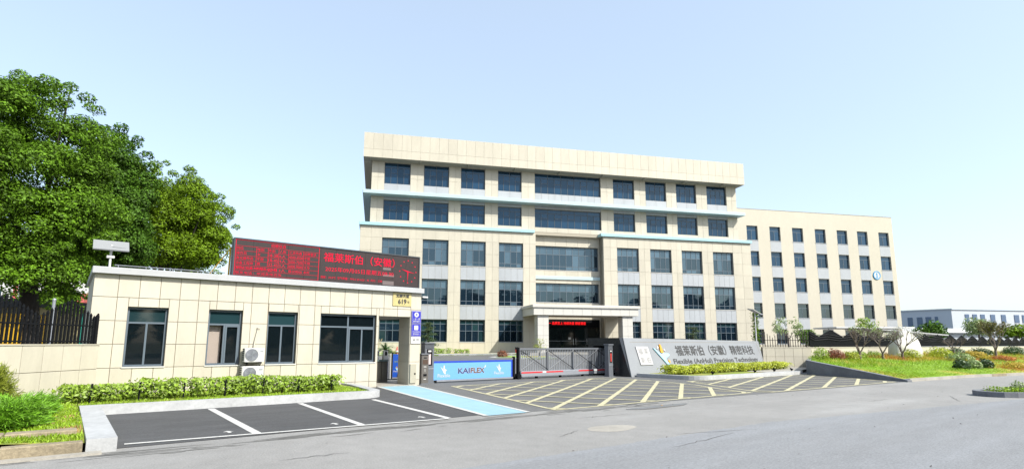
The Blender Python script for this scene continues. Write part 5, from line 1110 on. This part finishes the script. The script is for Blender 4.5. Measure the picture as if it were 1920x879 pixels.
bush('dome_shrub', 'orange and yellow topped dome shrub on the right lawn', L3(56.0, 12.7), (.85, .8, .65), 1300, .06, m_grassyel)
bush('leafy_shrub', 'dark green upright shrub on the front of right lawn', L3(41.6, 10.1), (.40, .4, .52), 900, .07, m_darkleaf, asp=.6)
bush('leafy_shrub', 'pale green leafy shrub between two dark lawn shrubs', L3(43.3, 9.9), (.50, .4, .46), 900, .07, m_paleleaf, asp=.6)
bush('leafy_shrub', 'dark green rounded shrub beside the pale leafy lawn shrub', L3(44.4, 9.6), (.38, .4, .52), 900, .07, m_darkleaf, asp=.6)
bush('leafy_shrub', 'low red leaved ground shrub patch near small bare tree', L3(54.6, 13.5), (.95, .6, .28), 700, .06, m_grassred)
bush('leafy_shrub', 'wide red leaved ground shrub patch under the large bare tree', L3(57.6, 11.4), (1.15, .8, .36), 900, .06, m_grassred)
bush('leafy_shrub', 'yellow leaved mounded ground shrub at far right of lawn', L3(47.2, 8.7), (1.3, .8, .35), 1100, .06, m_grassyel)
bush('leafy_shrub', 'pale green ground shrub behind the dark lawn shrubs', L3(50.5, 12.3), (1.1, .8, .6), 900, .07, m_paleleaf)
bush('leafy_shrub', 'dark evergreen mound beside the fence at right picture edge', L3(76, 14.0), (1.5, 1.1, .8), 1500, .08, m_darkleaf)
bush('leafy_shrub', 'dark evergreen mound behind the large bare tree', L3(66, 14.5), (1.1, .9, .7), 1100, .08, m_darkleaf)
for i, (x, y) in enumerate([(41.8, 15.9), (43.2, 16.1), (45.2, 15.9)]):
    bush('low_shrub', ['low pale shrub between the two bare trees', 'low pale shrub left of the second bare tree', 'low pale shrub right of the second bare tree'][i], L3(x, y), (.75, .5, .5), 500, .06, m_hedge, asp=.35)
def bare_tree(name, label, base, h, r, seed, leaf=None, nleaf=0, lsize=.05, bark=m_barkl, tr=.075):
    t = thing(name, label, 'tree', base); rr = random.Random(seed); mb = MB(); tips = []
    def grow(p, d, l, rad, dep):
        q = p + d * l; mid = p + d * l * .5 + Vector((rr.gauss(0, .04), rr.gauss(0, .04), 0)) * l; mb.tube([p, mid, q], [rad, rad * .85, rad * .65], 5, False); tips.append(q)
        if dep == 0: return
        for k in range(3 if dep > 1 else 2):
            a = rr.uniform(0, 6.28); sp = rr.uniform(.35, .75) * r; nd = (d + Vector((math.cos(a), math.sin(a), rr.uniform(-.05, .25))) * sp).normalized(); grow(q, nd, l * rr.uniform(.62, .85), rad * .6, dep - 1)
    for k in range(3): a = k * 2.1 + seed; grow(Vector((0, 0, h * .2)), Vector((math.cos(a) * .55 * r, math.sin(a) * .55 * r, 1)).normalized(), h * .27, tr * .7, 4)
    mb.tube([(0, 0, -.15), (.02, 0, h * .21)], [tr * 1.2, tr], 7); mb.build('trunk', bark, t)
    if leaf is not None:
        T_ = np.array([list(v) for v in tips]); T_ = T_[T_[:, 2] > h * .38]; P = T_[rng.integers(len(T_), size=nleaf)] + rng.normal(scale=.09, size=(nleaf, 3)); quads('leaves', leaf_quads(P, unit(nleaf), lsize, .6, .3), leaf, t)
bare_tree('bare_tree', 'vase shaped bare tree with dark fork trunk on right lawn', L3(40.9, 15.2), 2.3, 1.0, 1, None, 0)
bare_tree('bare_tree', 'bare spreading tree left of the white blossomed tree', L3(44.2, 15.0), 2.2, 1.05, 5, m_paleleaf, 60)
bare_tree('blossom_tree', 'small multi stem tree with white blossom before the boulder', L3(46.3, 14.5), 2.2, .9, 9, mat('white_blossom', (.6, .6, .5), .6, island=.2, trans=.3), 700, .04)
bare_tree('bare_tree', 'tiny bare tree near the grey green dome shrub', L3(55.6, 13.8), 1.7, .9, 13, None, 0, tr=.05)
bare_tree('autumn_tree', 'large twiggy tree with sparse olive leaves at lawn right', L3(64.4, 13.1), 3.0, .8, 17, mat('olive_leaf', (.16, .15, .04), .6, island=.4, trans=.3), 1500, .07, tr=.10)
# trees behind the right fence
for x, y, zg, h, rr_, leaf, lab, sz in [(52.8, 25.5, .4, 4.1, (1.5, 1.4, 1.1), m_paleleaf, 'pale yellow green loose tree behind thin spear fence', .09), (49.5, 22.0, .2, 2.6, (.9, .8, .9), m_leaf2, 'dark green bushy tree just behind thin spear fence', .09), (54.8, 24.8, .4, 2.9, (1.2, 1, .7), m_leaf1, 'low dark green tree left of the first zigzag peak', .09), (62.2, 22.5, .4, 3.9, (1.5, 1.3, 1.3), m_hedge, 'light green tree showing above the white carport edge', .09), (66.0, 23.5, .4, 3.7, (1.7, 1.3, 1.2), m_paleleaf, 'grey green tree behind the white carport roof', .09)]:
    tree('garden_tree', lab, 'tree', (x, y, zg), h * .45, .07, (x, y, zg + h * .68), rr_, 16, .42, 60, sz, leaf, m_barkl, 'small trees behind the right fence', -.8, 7)
for x, y, h, r, leaf, lab in [(120.5, 26.4, 7.2, (2.3, 2, 1.6), m_paleleaf, 'tall airy grey green tree before the white factory wall'), (130.0, 23.5, 5.9, (2.3, 2, 1.5), m_leaf3, 'bright green round tree right of the airy grey tree'), (139, 21.5, 6.0, (2.3, 2, 1.6), m_hedge, 'yellow green tree at right picture edge beyond the fence'), (100.5, 27.5, 5.3, (2.6, 2, 1.5), m_leaf2, 'small dark tree before the low white shed'), (150, 45.5, 5.8, (2.3, 2, 1.6), m_leaf3, 'small green tree before grey factory end')]:
    tree('roadside_tree', lab, 'tree', (x, y, 0), h * .5, .16, (x, y, h * .62), r, 26, 1.1, 70, .22, leaf, m_barkl, 'trees beyond the right fence', -.8, 6)
# traffic island
o_ = (26, 4.6, 0); k = thing('traffic_island', 'low kerbed planted traffic island at right edge of road', 'traffic island', o_)
d = Vector((.80, -.60)); n_ = Vector((.60, .80)); b_ = Vector((24.1, 5.0))
def isp(s0, s1, w0, w1, z0, z1): MB(o_).prism([tuple(b_ + d * s0 + n_ * w0), tuple(b_ + d * s1 + n_ * w0), tuple(b_ + d * s1 + n_ * w1), tuple(b_ + d * s0 + n_ * w1)], z0, z1).build('kerb_stone', m_conc if s0 < 1.2 else m_concl, k)
for i in range(14): isp(.5 + i * .6 + .008, 1.1 + i * .6, -.2, .0, -.05, .17); isp(.5 + i * .6 + .008, 1.1 + i * .6, 1.0, 1.2, -.05, .17)
ac_ = [(b_ + d * (.5 - .7 * math.sin(t)) + n_ * (.5 - .7 * math.cos(t))) for t in np.linspace(0, math.pi, 7)]; ai_ = [(b_ + d * (.5 - .5 * math.sin(t)) + n_ * (.5 - .5 * math.cos(t))) for t in np.linspace(0, math.pi, 7)]
for i in range(6): MB(o_).prism([tuple(ai_[i]), tuple(ai_[i + 1]), tuple(ac_[i + 1]), tuple(ac_[i])], -.05, .168).build('kerb_stone', m_conc, k)
P = np.array([[*(b_ + d * rng.uniform(.35, 8.5) + n_ * rng.uniform(.02, .98)), .09] for _ in range(4200)]); MB(o_).prism([tuple(b_ + d * .12 + n_ * .3), tuple(b_ + d * .5 + n_ * .002), tuple(b_ + d * 8.8 + n_ * .002), tuple(b_ + d * 8.8 + n_ * .998), tuple(b_ + d * .5 + n_ * .998), tuple(b_ + d * .12 + n_ * .7)], -.05, .10).build('soil', m_grassbase, k)
quads('ground_cover', leaf_quads(P + np.array([0, 0, 1]) * rng.uniform(.0, .2, (len(P), 1)), np.tile([0, 0, 1.], (len(P), 1)), .045, .5, .7), m_grass, kind='stuff')
c_i = b_ + d * 1.2 + n_ * .5; bush('island_shrub', 'pale dry shrub on the planted traffic island', (c_i.x, c_i.y, .12), (.28, .25, .36), 350, .035, m_paleleaf)
c_i = b_ + d * 2.3 + n_ * .5; bush('island_shrub', 'green shrub at right edge of the traffic island', (c_i.x, c_i.y, .12), (.25, .25, .34), 350, .035, m_leaf3)
# loose leaves and grit lying on the road
P = np.stack([rng.uniform(2, 26, 70), rng.uniform(2.5, 10.5, 70), np.full(70, .012)], 1); Q = leaf_quads(P, np.tile([0, 0, 1.], (70, 1)), .022, .6, .35); Q[:, :, 2] = np.maximum(Q[:, :, 2], .007)
quads('road_litter', Q, mat('dead_leaf', (.045, .035, .03), .8), kind='stuff')
# what stands across the street: a belt of trees, seen only mirrored in the office glass
Q = []
for i in range(60):
    X = -75 + i * 3.6; dd = -46 + 9 * math.sin(i * 1.7); hh = 14.5 + 1.8 * math.sin(i * .7) + 1.8 * rng.random(); x, y = mw(X, dd); m = 700; q = unit(m) * np.array([3.6, 3.6, hh * .5]) * rng.uniform(.5, 1, (m, 1)); Q.append(leaf_quads(np.array([x, y, hh * .5]) + q, q, 1.25, .8, .6))
quads('tree_belt', np.concatenate(Q), m_distant, kind='stuff')
